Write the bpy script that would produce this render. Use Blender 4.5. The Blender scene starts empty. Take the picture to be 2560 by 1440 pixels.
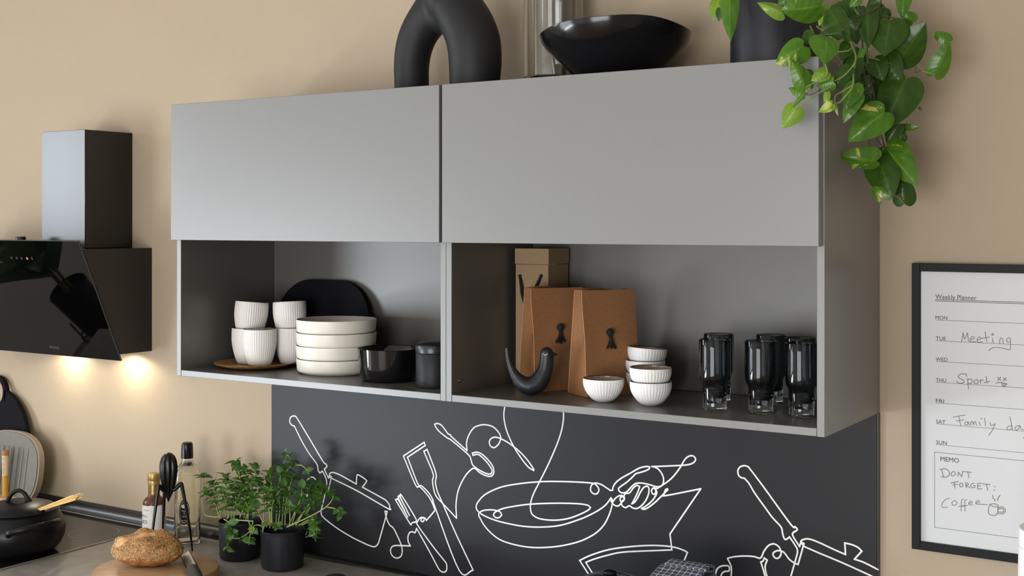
import bpy, bmesh, math, random
from mathutils import Vector, Matrix, noise
random.seed(7)
PI = math.pi
COL = bpy.context.scene.collection
SC = bpy.context.scene

# ------------------------------------------------------------------ camera
FPX, HOR = 3075.7, 559.5                       # focal length in pixels, horizon row (2560 x 1440)
YAW = math.atan(1965 / 3075.7)
ZB = 1.46                                      # underside of the wall cabinets
ZS, ZT = ZB + .0165, ZB + .7335                # shelf top, cabinet top
CAM = Vector((2.5708, -2.7019, ZB + .4133))
ZW = CAM.z - .9617                             # worktop
FWD = Vector((-math.sin(YAW), math.cos(YAW), 0)); RGT = Vector((math.cos(YAW), math.sin(YAW), 0))
cd = bpy.data.cameras.new('camera'); cam = bpy.data.objects.new('camera', cd); COL.objects.link(cam)
cam.location = CAM; cam.rotation_euler = (PI / 2, 0, YAW)
cd.sensor_width = 36; cd.lens = FPX / 2560 * 36
cd.shift_y = (HOR - 720) / 2560
cd.clip_start = .05
SC.camera = cam

# ------------------------------------------------------------------ light
SC.view_settings.view_transform = 'Standard'; SC.view_settings.look = 'None'
SC.view_settings.gamma = 1; SC.view_settings.use_curve_mapping = False
SC.view_settings.exposure = 0.0
w = bpy.data.worlds.new('world'); SC.world = w; w.use_nodes = True
w.node_tree.nodes['Background'].inputs[0].default_value = (1.0, .90, .77, 1)
w.node_tree.nodes['Background'].inputs[1].default_value = .42
WIN_X, WIN_Y0, WIN_Y1, WIN_Z0, WIN_Z1 = -3.0, -5.4, -2.60, .60, 1.88      # window in the left wall
LW_Y0, LW_Y1, LW_Z0, LW_Z1 = -5.4, -3.1, .05, .56                          # added low fill panel below it, brightens the lower wall
HW_Y0, HW_Y1, HW_Z0, HW_Z1 = -2.32, -1.55, 1.72, 2.65                      # added high fill panel beside it, brightens the chimney front
FW_Y, FW_X0, FW_X1, FW_Z0, FW_Z1 = -6.2, .5, 3.4, .10, 2.05             # added soft fill panel behind the camera, set in the front wall


def area_light(name, loc, rot, sx, sy, energy, col):
    ld = bpy.data.lights.new(name, 'AREA'); ld.shape = 'RECTANGLE'; ld.size = sx; ld.size_y = sy; ld.energy = energy; ld.color = col
    lo = bpy.data.objects.new(name, ld); COL.objects.link(lo); lo.location = loc; lo.rotation_euler = rot


area_light('window_daylight', (WIN_X - .04, (WIN_Y0 + WIN_Y1) / 2, (WIN_Z0 + WIN_Z1) / 2), (0, -PI / 2, 0), WIN_Z1 - WIN_Z0, WIN_Y1 - WIN_Y0, 118, (.85, .92, 1.0))
area_light('low_fill', (WIN_X - .04, (LW_Y0 + LW_Y1) / 2, (LW_Z0 + LW_Z1) / 2), (0, -PI / 2, 0), LW_Z1 - LW_Z0, LW_Y1 - LW_Y0, 150, (.80, .90, 1.0))
area_light('chimney_fill', (WIN_X - .04, (HW_Y0 + HW_Y1) / 2, (HW_Z0 + HW_Z1) / 2), (0, -PI / 2, 0), HW_Z1 - HW_Z0, HW_Y1 - HW_Y0, 42, (.84, .92, 1.0))
area_light('front_fill', ((FW_X0 + FW_X1) / 2, FW_Y - .04, (FW_Z0 + FW_Z1) / 2), (PI / 2, 0, 0), FW_X1 - FW_X0, FW_Z1 - FW_Z0, 222, (.95, .965, 1.0))


def at(px, py, y):
    d = FWD + RGT * ((px - 1280) / FPX) + Vector((0, 0, -(py - HOR) / FPX))
    return CAM + d * ((y - CAM.y) / d.y)


def atz(px, py, z):
    d = FWD + RGT * ((px - 1280) / FPX) + Vector((0, 0, -(py - HOR) / FPX))
    return CAM + d * ((z - CAM.z) / d.z)


# ------------------------------------------------------------------ materials
def lin(c):
    return tuple(((v / 255) / 12.92 if v / 255 <= .04045 else ((v / 255 + .055) / 1.055) ** 2.4) for v in c)


def mat(name, col, rough=.5, metal=0, spec=.5, bump=None, var=None, trans=0, ior=1.45, coat=0, emit=None, subs=0):
    m = bpy.data.materials.new(name); m.use_nodes = True
    nt = m.node_tree; b = nt.nodes['Principled BSDF']
    b.inputs['Base Color'].default_value = (*col, 1); b.inputs['Roughness'].default_value = rough
    b.inputs['Metallic'].default_value = metal; b.inputs['Specular IOR Level'].default_value = spec
    b.inputs['Transmission Weight'].default_value = trans; b.inputs['IOR'].default_value = ior
    b.inputs['Coat Weight'].default_value = coat
    if emit:
        b.inputs['Emission Color'].default_value = (*emit[0], 1); b.inputs['Emission Strength'].default_value = emit[1]
    tc = nt.nodes.new('ShaderNodeTexCoord')
    if var:                                    # (scale, other colour, stretch, low, high)
        sc, c2, st, lo_, hi_ = var
        mp = nt.nodes.new('ShaderNodeMapping'); mp.inputs['Scale'].default_value = st
        nt.links.new(tc.outputs['Object'], mp.inputs[0])
        n = nt.nodes.new('ShaderNodeTexNoise'); n.inputs['Scale'].default_value = sc; n.inputs['Detail'].default_value = 6
        nt.links.new(mp.outputs[0], n.inputs['Vector'])
        mr = nt.nodes.new('ShaderNodeMapRange'); mr.inputs[1].default_value = lo_; mr.inputs[2].default_value = hi_
        nt.links.new(n.outputs['Fac'], mr.inputs[0])
        mx = nt.nodes.new('ShaderNodeMix'); mx.data_type = 'RGBA'
        mx.inputs[6].default_value = (*col, 1); mx.inputs[7].default_value = (*c2, 1)
        nt.links.new(mr.outputs[0], mx.inputs[0]); nt.links.new(mx.outputs[2], b.inputs['Base Color'])
    if bump:                                   # (scale, strength, distance)
        n = nt.nodes.new('ShaderNodeTexNoise'); n.inputs['Scale'].default_value = bump[0]; n.inputs['Detail'].default_value = 3
        nt.links.new(tc.outputs['Object'], n.inputs['Vector'])
        bp = nt.nodes.new('ShaderNodeBump'); bp.inputs['Strength'].default_value = bump[1]; bp.inputs['Distance'].default_value = bump[2]
        nt.links.new(n.outputs['Fac'], bp.inputs['Height']); nt.links.new(bp.outputs[0], b.inputs['Normal'])
    return m


M = {}
M['wall'] = mat('beige_paint', (.405, .324, .229), .75, spec=.25, bump=(210, .13, .002), var=(3, (.393, .314, .222), (1, 1, 1), .3, .7))
M['white_paint'] = mat('white_paint', (.8, .78, .74), .8)
M['floor'] = mat('oak_floor', (.30, .22, .15), .5, var=(6, (.22, .16, .10), (1, 12, 1), .3, .7))
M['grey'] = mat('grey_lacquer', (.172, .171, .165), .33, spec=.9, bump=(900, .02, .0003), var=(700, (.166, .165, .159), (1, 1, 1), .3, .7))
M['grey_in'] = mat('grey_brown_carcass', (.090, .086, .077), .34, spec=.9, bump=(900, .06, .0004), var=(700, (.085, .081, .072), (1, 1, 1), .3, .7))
M['stone'] = mat('stone_worktop', (.23, .212, .19), .42, bump=(120, .08, .001), var=(22, (.29, .27, .24), (1, 1, 1), .35, .65))
M['splash'] = mat('charcoal_panel', (.0135, .0135, .0152), .38, spec=.22, bump=(1100, .12, .0004), var=(900, (.017, .017, .019), (1, 1, 1), .3, .7))
M['black_trim'] = mat('black_profile', (.010, .010, .011), .28)
M['white_print'] = mat('white_print', (.80, .80, .78), .55)
M['black_metal'] = mat('black_hood_metal', (.006, .0056, .005), .27, spec=.6)
M['black_glass'] = mat('black_hood_glass', (.001, .001, .0011), .02, spec=.34)
M['glass_edge'] = mat('ground_glass_edge', (.035, .035, .036), .4)
M['hob_glass'] = mat('black_hob_glass', (.006, .006, .006), .03, spec=.55)
M['steel'] = mat('brushed_steel', (.55, .54, .52), .3, 1)
M['matte_black'] = mat('matte_black_ceramic', (.010, .0105, .0115), .5, spec=.30, bump=(160, .05, .001))
M['vase_black'] = mat('matte_black_vase', (.012, .012, .0127), .55, spec=.35, bump=(220, .05, .0008))
M['satin_black'] = mat('satin_black_glaze', (.010, .0105, .012), .30, spec=.55)
M['gloss_black'] = mat('gloss_black_glaze', (.005, .005, .006), .15, spec=.4, bump=(28, .10, .003))
M['glass_black'] = mat('black_pressed_glass', (.004, .004, .005), .03, spec=.6)
M['cast_black'] = mat('black_enamel_pot', (.005, .0052, .006), .32, spec=.24)
M['plastic_black'] = mat('black_plastic', (.006, .006, .0065), .28, spec=.4)
M['rubber'] = mat('black_rubber', (.02, .02, .021), .6)
M['planter'] = mat('dark_planter', (.011, .0115, .015), .42, spec=.42, bump=(60, .08, .001), var=(40, (.016, .0165, .02), (3, 3, .4), .4, .7))
M['soil'] = mat('potting_soil', (.022, .015, .010), .9, bump=(200, .6, .004))
M['mug_white'] = mat('white_matt_porcelain', (.74, .72, .68), .6, spec=.35)
M['taupe_glaze'] = mat('taupe_glaze', (.34, .25, .18), .12, spec=.55, var=(90, (.42, .32, .24), (1, 1, 1), .4, .65))
M['dark_rim'] = mat('dark_rim_glaze', (.03, .022, .018), .25)
M['bowl_white'] = mat('white_bisque', (.74, .74, .725), .6, spec=.35)
M['cream'] = mat('cream_stoneware', (.73, .70, .61), .38, spec=.45, var=(25, (.70, .67, .58), (1, 1, 1), .4, .6))
M['cream_in'] = mat('greige_glaze', (.44, .41, .37), .10, spec=.55)
M['wood_plate'] = mat('acacia_wood', (.42, .22, .085), .32, var=(14, (.20, .085, .03), (2, 10, 10), .3, .7))
M['wood_board'] = mat('oiled_beech', (.50, .32, .18), .38, var=(9, (.36, .20, .10), (2, 16, 8), .3, .7))
M['wood_pale'] = mat('pale_wood', (.60, .40, .27), .5, var=(30, (.50, .32, .20), (1, 8, 8), .3, .7))
M['kraft'] = mat('kraft_paper', (.255, .120, .050), .7, spec=.3, bump=(500, .12, .0006), var=(250, (.22, .100, .040), (1, 1, 1), .35, .65))
M['kraft_edge'] = mat('kraft_paper_fold', (.55, .33, .18), .75)
M['kraft_box'] = mat('kraft_card', (.30, .20, .105), .65, var=(120, (.27, .18, .095), (1, 1, 1), .35, .65))
M['rope'] = mat('black_rope', (.008, .008, .008), .85, bump=(300, .6, .003))
M['bird'] = mat('black_iron_bird', (.011, .0125, .015), .40, spec=.42, bump=(140, .25, .0015))
M['white'] = mat('plain_white', (.80, .80, .79), .45)
M['chrome'] = mat('dark_screw_metal', (.32, .27, .22), .25, 1)
M['frame'] = mat('black_frame', (.008, .0083, .0095), .45, spec=.15)
M['paper'] = mat('planner_sheet', (.53, .54, .54), .35, spec=.4)
M['ink'] = mat('black_print', (.025, .025, .028), .6)
M['marker'] = mat('grey_marker', (.13, .115, .105), .6, var=(300, (.22, .20, .185), (1, 1, 1), .3, .7))
M['clear_glass'] = mat('clear_glass', (.97, .98, .97), .0, trans=1, ior=1.45)
M['clear_base'] = mat('clear_heavy_glass', (.93, .95, .96), .0, trans=1, ior=1.5)
M['smoke_glass'] = mat('smoke_glass', (.34, .37, .385), .0, trans=1, ior=1.33)
M['oil_glass'] = mat('bottle_glass', (1, 1, .99), .0, trans=1, ior=1.45)
M['oil'] = mat('pale_oil', (1.0, .985, .82), .0, trans=1, ior=1.45)
M['amber'] = mat('amber_vinegar', (.095, .028, .010), .06, spec=.6)
M['gold'] = mat('gold_foil', (.36, .23, .08), .35, .8, bump=(150, .3, .002))
M['cork_gold'] = mat('bronze_cap', (.40, .27, .10), .4, .6)
M['label'] = mat('white_label', (.72, .70, .66), .6)
M['label_black'] = mat('black_label', (.008, .008, .008), .5)
M['crust'] = mat('bread_crust', (.25, .085, .022), .5, bump=(70, .5, .004), var=(24, (.40, .18, .055), (1, 1, 1), .35, .7))
M['crumb'] = mat('pale_crust', (.60, .36, .16), .65, bump=(90, .6, .004), var=(40, (.46, .24, .09), (1, 1, 1), .35, .7))
M['seed_tan'] = mat('sesame', (.60, .42, .17), .5)
M['seed_gold'] = mat('golden_linseed', (.42, .25, .07), .45)
M['seed_dark'] = mat('poppy', (.035, .028, .026), .5)
M['pasta'] = mat('dry_spaghetti', (.78, .52, .19), .45)
M['curry'] = mat('curry_powder', (.50, .24, .02), .8, bump=(400, .4, .001))
M['chilli'] = mat('chilli_powder', (.22, .06, .02), .8, bump=(400, .4, .001))
M['cork'] = mat('brown_cork', (.30, .13, .06), .7, bump=(300, .4, .001))
M['label_tan'] = mat('tan_label', (.58, .40, .25), .6)
M['greytray'] = mat('grey_green_stone', (.125, .124, .100), .55, bump=(300, .1, .0006), var=(60, (.142, .139, .114), (1, 1, 1), .35, .65))
M['tray_edge'] = mat('tray_beige_rim', (.22, .175, .125), .6)
M['slate'] = mat('black_slate', (.006, .0062, .0078), .6, spec=.06)
M['ring_print'] = mat('hob_print', (.22, .21, .19), .4)
M['lamp'] = mat('hood_lamp', (1, .9, .7), .4, emit=((1.0, .82, .52), 6))
M['led'] = mat('hood_led', (.5, .05, .02), .4, emit=((1.0, .22, .08), 1.2))
M['symbol'] = mat('hood_symbol', (.10, .10, .10), .5)
M['stem'] = mat('plant_stem', (.20, .27, .06), .5, var=(60, (.30, .33, .10), (1, 1, 1), .35, .65))
M['vine'] = mat('pothos_vine', (.10, .15, .028), .5, var=(30, (.19, .25, .055), (1, 1, 1), .35, .65))
M['vine_old'] = mat('old_vine', (.055, .05, .02), .6)


def leaf_mat(name, c1, c2, splash, amount, rough=.35, veins=8.0, slant=0.0):
    m = bpy.data.materials.new(name); m.use_nodes = True
    nt = m.node_tree; b = nt.nodes['Principled BSDF']; L = nt.links.new
    uv = nt.nodes.new('ShaderNodeUVMap'); tc = nt.nodes.new('ShaderNodeTexCoord')
    mp = nt.nodes.new('ShaderNodeMapping'); mp.inputs['Scale'].default_value = (1.6, 6, 1); mp.inputs['Rotation'].default_value = (0, 0, .5)
    L(tc.outputs['Object'], mp.inputs[0])
    n = nt.nodes.new('ShaderNodeTexNoise'); n.inputs['Scale'].default_value = 22; n.inputs['Detail'].default_value = 4
    L(mp.outputs[0], n.inputs['Vector'])
    mx = nt.nodes.new('ShaderNodeMix'); mx.data_type = 'RGBA'; mx.inputs[6].default_value = (*c1, 1); mx.inputs[7].default_value = (*c2, 1)
    mr = nt.nodes.new('ShaderNodeMapRange'); mr.inputs[1].default_value = .35; mr.inputs[2].default_value = .65
    L(n.outputs['Fac'], mr.inputs[0]); L(mr.outputs[0], mx.inputs[0])
    n2 = nt.nodes.new('ShaderNodeTexNoise'); n2.inputs['Scale'].default_value = 17; n2.inputs['Detail'].default_value = 5
    L(mp.outputs[0], n2.inputs['Vector'])
    mr2 = nt.nodes.new('ShaderNodeMapRange'); mr2.inputs[1].default_value = 1 - amount; mr2.inputs[2].default_value = 1 - amount + .06
    L(n2.outputs['Fac'], mr2.inputs[0])
    mx2 = nt.nodes.new('ShaderNodeMix'); mx2.data_type = 'RGBA'; mx2.inputs[7].default_value = (*splash, 1)
    L(mr2.outputs[0], mx2.inputs[0]); L(mx.outputs[2], mx2.inputs[6])
    sp = nt.nodes.new('ShaderNodeSeparateXYZ'); L(uv.outputs[0], sp.inputs[0])      # midrib: u = .5
    ab = nt.nodes.new('ShaderNodeMath'); ab.operation = 'SUBTRACT'; ab.inputs[1].default_value = .5; L(sp.outputs[0], ab.inputs[0])
    a2 = nt.nodes.new('ShaderNodeMath'); a2.operation = 'ABSOLUTE'; L(ab.outputs[0], a2.inputs[0])
    mr3 = nt.nodes.new('ShaderNodeMapRange'); mr3.inputs[1].default_value = .012; mr3.inputs[2].default_value = .03
    mr3.inputs[3].default_value = .55; mr3.inputs[4].default_value = 0; L(a2.outputs[0], mr3.inputs[0])
    mx3 = nt.nodes.new('ShaderNodeMix'); mx3.data_type = 'RGBA'; mx3.inputs[7].default_value = (c2[0] * 1.8, c2[1] * 1.5, c2[2] * 1.8, 1)
    L(mr3.outputs[0], mx3.inputs[0]); L(mx2.outputs[2], mx3.inputs[6])
    L(mx3.outputs[2], b.inputs['Base Color'])
    b.inputs['Roughness'].default_value = rough; b.inputs['Specular IOR Level'].default_value = .42
    # side veins as relief
    sm = nt.nodes.new('ShaderNodeMath'); sm.operation = 'MULTIPLY_ADD'; sm.inputs[1].default_value = slant
    L(a2.outputs[0], sm.inputs[0]); L(sp.outputs[1], sm.inputs[2])
    sn = nt.nodes.new('ShaderNodeMath'); sn.operation = 'MULTIPLY'; sn.inputs[1].default_value = veins * 2 * PI; L(sm.outputs[0], sn.inputs[0])
    si = nt.nodes.new('ShaderNodeMath'); si.operation = 'SINE'; L(sn.outputs[0], si.inputs[0])
    bp = nt.nodes.new('ShaderNodeBump'); bp.inputs['Strength'].default_value = .09; bp.inputs['Distance'].default_value = .0012
    L(si.outputs[0], bp.inputs['Height']); L(bp.outputs[0], b.inputs['Normal'])
    tr = nt.nodes.new('ShaderNodeBsdfTranslucent'); L(mx3.outputs[2], tr.inputs[0])
    ms = nt.nodes.new('ShaderNodeMixShader'); ms.inputs[0].default_value = .28
    L(b.outputs[0], ms.inputs[1]); L(tr.outputs[0], ms.inputs[2])
    L(ms.outputs[0], nt.nodes['Material Output'].inputs[0])
    return m


M['leaf_d'] = leaf_mat('pothos_leaf_dark', (.024, .068, .005), (.040, .098, .008), (.28, .34, .06), .27, .30)
M['leaf_m'] = leaf_mat('pothos_leaf_green', (.055, .150, .009), (.088, .208, .015), (.50, .50, .09), .37, .27)
M['leaf_l'] = leaf_mat('pothos_leaf_lime', (.14, .265, .016), (.20, .325, .028), (.50, .53, .13), .37)
M['mint_a'] = leaf_mat('mint_leaf', (.060, .160, .024), (.095, .215, .034), (.12, .25, .05), .2, .42, 6, -.9)
M['mint_b'] = leaf_mat('mint_leaf_pale', (.075, .175, .045), (.11, .23, .06), (.12, .24, .06), .2, .42, 6, -.9)
M['mint_y'] = leaf_mat('mint_leaf_yellow', (.21, .31, .035), (.27, .38, .05), (.3, .4, .08), .2, .42, 6, -.9)


def cloth_mat():
    m = bpy.data.materials.new('checked_cloth'); m.use_nodes = True
    nt = m.node_tree; b = nt.nodes['Principled BSDF']; L = nt.links.new
    uv = nt.nodes.new('ShaderNodeUVMap'); sp = nt.nodes.new('ShaderNodeSeparateXYZ'); L(uv.outputs[0], sp.inputs[0])
    fs = []
    for k in (0, 1):
        mu = nt.nodes.new('ShaderNodeMath'); mu.operation = 'MULTIPLY'; mu.inputs[1].default_value = 1 / .0135; L(sp.outputs[k], mu.inputs[0])
        fr = nt.nodes.new('ShaderNodeMath'); fr.operation = 'FRACT'; L(mu.outputs[0], fr.inputs[0])
        lt = nt.nodes.new('ShaderNodeMath'); lt.operation = 'LESS_THAN'; lt.inputs[1].default_value = .11; L(fr.outputs[0], lt.inputs[0])
        fs.append(lt)
    mxm = nt.nodes.new('ShaderNodeMath'); mxm.operation = 'MAXIMUM'; L(fs[0].outputs[0], mxm.inputs[0]); L(fs[1].outputs[0], mxm.inputs[1])
    mx = nt.nodes.new('ShaderNodeMix'); mx.data_type = 'RGBA'
    mx.inputs[6].default_value = (.060, .082, .115, 1); mx.inputs[7].default_value = (.72, .72, .70, 1)
    L(mxm.outputs[0], mx.inputs[0]); L(mx.outputs[2], b.inputs['Base Color'])
    b.inputs['Roughness'].default_value = .9
    return m


M['cloth'] = cloth_mat()


# ------------------------------------------------------------------ object helpers
def new_obj(name, me, parent=None, loc=None):
    o = bpy.data.objects.new(name, me); COL.objects.link(o)
    if parent: o.parent = parent
    if loc is not None: o.location = loc
    return o


def thing(name, label, cat, loc=(0, 0, 0), rotz=0, group=None):
    o = bpy.data.objects.new(name, None); COL.objects.link(o); o.empty_display_size = .02
    o.location = loc; o.rotation_euler = (0, 0, rotz); o['label'] = label; o['category'] = cat
    if group: o['group'] = group
    return o


def obj(name, bm, m, parent=None, smooth=True, angle=40, label=None, kind=None, loc=None):
    me = bpy.data.meshes.new(name)
    bmesh.ops.recalc_face_normals(bm, faces=bm.faces)
    bm.to_mesh(me); bm.free()
    me.materials.append(M[m] if isinstance(m, str) else m)
    if smooth:
        me.polygons.foreach_set('use_smooth', [True] * len(me.polygons))
        me.set_sharp_from_angle(angle=math.radians(angle))
    o = new_obj(name, me, parent, loc)
    if label: o['label'] = label
    if kind: o['kind'] = kind
    return o


def tag(o, label, cat, group=None):
    o['label'] = label; o['category'] = cat
    if group: o['group'] = group
    return o


def dup(root, loc, rotz=None, label=None, rot=None):
    r = root.copy(); COL.objects.link(r); r.location = loc
    if rotz is not None: r.rotation_euler = (0, 0, rotz)
    if rot is not None: r.rotation_euler = rot
    if label: r['label'] = label
    for ch in list(root.children):
        c = ch.copy(); COL.objects.link(c); c.parent = r
        for g in list(ch.children):
            d = g.copy(); COL.objects.link(d); d.parent = c
    return r


def box(x0, x1, y0, y1, z0, z1, bev=.0008, seg=1, bm=None, mtx=None):
    bm = bm or bmesh.new()
    r = bmesh.ops.create_cube(bm, size=1)
    vs = r['verts']
    bmesh.ops.scale(bm, vec=(x1 - x0, y1 - y0, z1 - z0), verts=vs)
    bmesh.ops.translate(bm, vec=((x0 + x1) / 2, (y0 + y1) / 2, (z0 + z1) / 2), verts=vs)
    if bev:
        es = list({e for v in vs for e in v.link_edges})
        rr = bmesh.ops.bevel(bm, geom=es, offset=bev, segments=seg, profile=.5, affect='EDGES')
        vs = list({v for f in rr['faces'] for v in f.verts} | {v for v in vs if v.is_valid})
    if mtx is not None: bmesh.ops.transform(bm, matrix=mtx, verts=vs)
    return bm


def lathe(prof, n=48, ridges=0, amp=0, ramp=None, bm=None, mtx=None, ell=1.0, wob=None):
    bm = bm or bmesh.new(); rings = []; allv = []
    for r, z in prof:
        if r < 1e-6:
            v = bm.verts.new((0, 0, z)); rings.append([v]); allv.append(v); continue
        ring = []
        for k in range(n):
            a = 2 * PI * k / n; rr = r
            if ridges: rr += amp * (ramp(z) if ramp else 1) * math.cos(ridges * a)
            dz = wob(a, r, z) if wob else 0
            ring.append(bm.verts.new((rr * math.cos(a), rr * math.sin(a) * ell, z + dz)))
        rings.append(ring); allv += ring
    for A, B in zip(rings, rings[1:]):
        if len(A) == 1 and len(B) == 1: continue
        for k in range(n):
            k2 = (k + 1) % n
            if len(A) == 1: bm.faces.new((A[0], B[k], B[k2]))
            elif len(B) == 1: bm.faces.new((A[k], A[k2], B[0]))
            else: bm.faces.new((A[k], A[k2], B[k2], B[k]))
    if mtx is not None: bmesh.ops.transform(bm, matrix=mtx, verts=allv)
    return bm


def spline(pts, sub=6, closed=False):
    P = [Vector(p) for p in pts]; out = []; n = len(P)
    rng = n if closed else n - 1
    for i in range(rng):
        p0 = P[(i - 1) % n] if (closed or i > 0) else P[0] * 2 - P[1]
        p1 = P[i]; p2 = P[(i + 1) % n]
        p3 = P[(i + 2) % n] if (closed or i + 2 < n) else P[-1] * 2 - P[-2]
        for k in range(sub):
            t = k / sub
            out.append(.5 * ((2 * p1) + (p2 - p0) * t + (2 * p0 - 5 * p1 + 4 * p2 - p3) * t * t + (3 * p1 - p0 - 3 * p2 + p3) * t ** 3))
    if not closed: out.append(P[-1])
    return out


def tube(pts, rad, n=8, caps=True, bm=None, flat=1.0):
    bm = bm or bmesh.new(); P = [Vector(p) for p in pts]
    if not hasattr(rad, '__len__'): rad = [rad] * len(P)
    if len(rad) != len(P):
        rad = [rad[0] + (rad[-1] - rad[0]) * i / (len(P) - 1) if len(rad) == 2 else
               rad[min(int(i / (len(P) - 1) * (len(rad) - 1)), len(rad) - 2)] * (1 - (i / (len(P) - 1) * (len(rad) - 1)) % 1 if i < len(P) - 1 else 0) +
               rad[min(int(i / (len(P) - 1) * (len(rad) - 1)), len(rad) - 2) + 1] * ((i / (len(P) - 1) * (len(rad) - 1)) % 1 if i < len(P) - 1 else 1) for i in range(len(P))]
    t0 = (P[1] - P[0]).normalized(); up = Vector((0, 0, 1)) if abs(t0.z) < .9 else Vector((0, 1, 0))
    u = t0.cross(up).normalized(); rings = []
    for i, p in enumerate(P):
        t = (P[min(i + 1, len(P) - 1)] - P[max(i - 1, 0)]).normalized()
        u = (u - t * u.dot(t)); u = u.normalized() if u.length > 1e-6 else t.orthogonal().normalized()
        v = t.cross(u)
        rings.append([bm.verts.new(p + (u * math.cos(2 * PI * k / n) + v * math.sin(2 * PI * k / n) * flat) * rad[i]) for k in range(n)])
    for A, B in zip(rings, rings[1:]):
        for k in range(n): bm.faces.new((A[k], A[(k + 1) % n], B[(k + 1) % n], B[k]))
    if caps:
        bm.faces.new(rings[0][::-1]); bm.faces.new(rings[-1])
    return bm


def prism(outline, depth, fn, bm=None, bev=0):
    """outline: 2-D points; fn(a, b, c) -> point, c running 0..depth"""
    bm = bm or bmesh.new()
    A = [bm.verts.new(fn(a, b, 0)) for a, b in outline]; B = [bm.verts.new(fn(a, b, depth)) for a, b in outline]
    n = len(outline)
    f1 = bm.faces.new(A); f2 = bm.faces.new(B[::-1])
    for k in range(n): bm.faces.new((A[k], B[k], B[(k + 1) % n], A[(k + 1) % n]))
    if bev: bmesh.ops.bevel(bm, geom=list(f1.edges) + list(f2.edges), offset=bev, segments=2, profile=.5, affect='EDGES')
    return bm


def ball(c, r, bm=None, sub=3, scale=(1, 1, 1)):
    bm = bm or bmesh.new()
    rr = bmesh.ops.create_icosphere(bm, subdivisions=sub, radius=r)
    bmesh.ops.scale(bm, vec=scale, verts=rr['verts']); bmesh.ops.translate(bm, vec=c, verts=rr['verts'])
    return bm


def remesh(bm, voxel, smooth=6):
    me = bpy.data.meshes.new('tmp'); bmesh.ops.recalc_face_normals(bm, faces=bm.faces); bm.to_mesh(me); bm.free()
    o = bpy.data.objects.new('tmp', me); COL.objects.link(o)
    md = o.modifiers.new('r', 'REMESH'); md.mode = 'VOXEL'; md.voxel_size = voxel
    sm = o.modifiers.new('s', 'SMOOTH'); sm.iterations = smooth; sm.factor = .5
    dg = bpy.context.evaluated_depsgraph_get()
    m2 = bpy.data.meshes.new_from_object(o.evaluated_get(dg))
    bpy.data.objects.remove(o); bpy.data.meshes.remove(me)
    out = bmesh.new(); out.from_mesh(m2); bpy.data.meshes.remove(m2)
    return out


def ribbon(pts, width, bm, thick=.0004, ends=True):
    """flat print on a wall plane (normal -y); pts are world points on that plane"""
    P = [Vector((p[0], p[1], p[2])) for p in pts]
    Q = [P[0]]
    for p in P[1:]:
        if (p - Q[-1]).length > 1e-4: Q.append(p)
    P = Q; n = len(P)
    if n < 2: return
    L = []; R = []
    for i in range(n):
        a = (P[i] - P[i - 1]).normalized() if i > 0 else (P[1] - P[0]).normalized()
        b = (P[i + 1] - P[i]).normalized() if i < n - 1 else a
        if i == 0: a = b
        na = Vector((-a.z, 0, a.x)); nb = Vector((-b.z, 0, b.x)); m = na + nb
        if m.length < .35: m = na
        m.normalize(); k = min(1 / max(m.dot(na), .3), 2.2)
        ext = Vector()
        if i == 0: ext = -b * width * .4
        if i == n - 1: ext = a * width * .4
        L.append(P[i] + ext + m * width / 2 * k); R.append(P[i] + ext - m * width / 2 * k)
    RIB[0] = (RIB[0] + 1) % 17
    h = thick * (1 + .03 * RIB[0])
    rows = []
    for l, r in zip(L, R):
        c = (l + r) / 2; e = (l - r) / 2
        rows.append([bm.verts.new(c + e * k + Vector((0, -h * q, 0))) for k, q in ((-1, 0), (-.72, .75), (0, 1), (.72, .75), (1, 0))])
    for a, b in zip(rows, rows[1:]):
        for k in range(4): bm.faces.new((a[k], a[k + 1], b[k + 1], b[k]))


RIB = [0]


def text(name, body, m, parent, p0, right, up, width=None, height=None, ext=.0002, align='LEFT'):
    cu = bpy.data.curves.new(name, 'FONT'); cu.body = body; cu.size = 1; cu.extrude = 0; cu.resolution_u = 3
    cu.align_x = align
    o = bpy.data.objects.new(name, cu); COL.objects.link(o)
    dg = bpy.context.evaluated_depsgraph_get(); dg.update()
    me = bpy.data.meshes.new_from_object(o.evaluated_get(dg)); bpy.data.objects.remove(o)
    xs = [v.co.x for v in me.vertices]; ys = [v.co.y for v in me.vertices]
    W = max(xs) - min(xs); sx = width / W if width else None
    sy = height / .70 if height else sx
    if sx is None: sx = sy
    right = Vector(right).normalized(); up = Vector(up).normalized(); nrm = right.cross(up)
    off = min(xs) if align == 'LEFT' else 0
    for v in me.vertices: v.co = Vector(p0) + right * (v.co.x - off) * sx + up * v.co.y * sy + nrm * ext
    me.materials.append(M[m])
    return new_obj(name, me, parent)


def struct(name, bm, m, **k):
    o = obj(name, bm, m, **k); o['kind'] = 'structure'; return o


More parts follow.
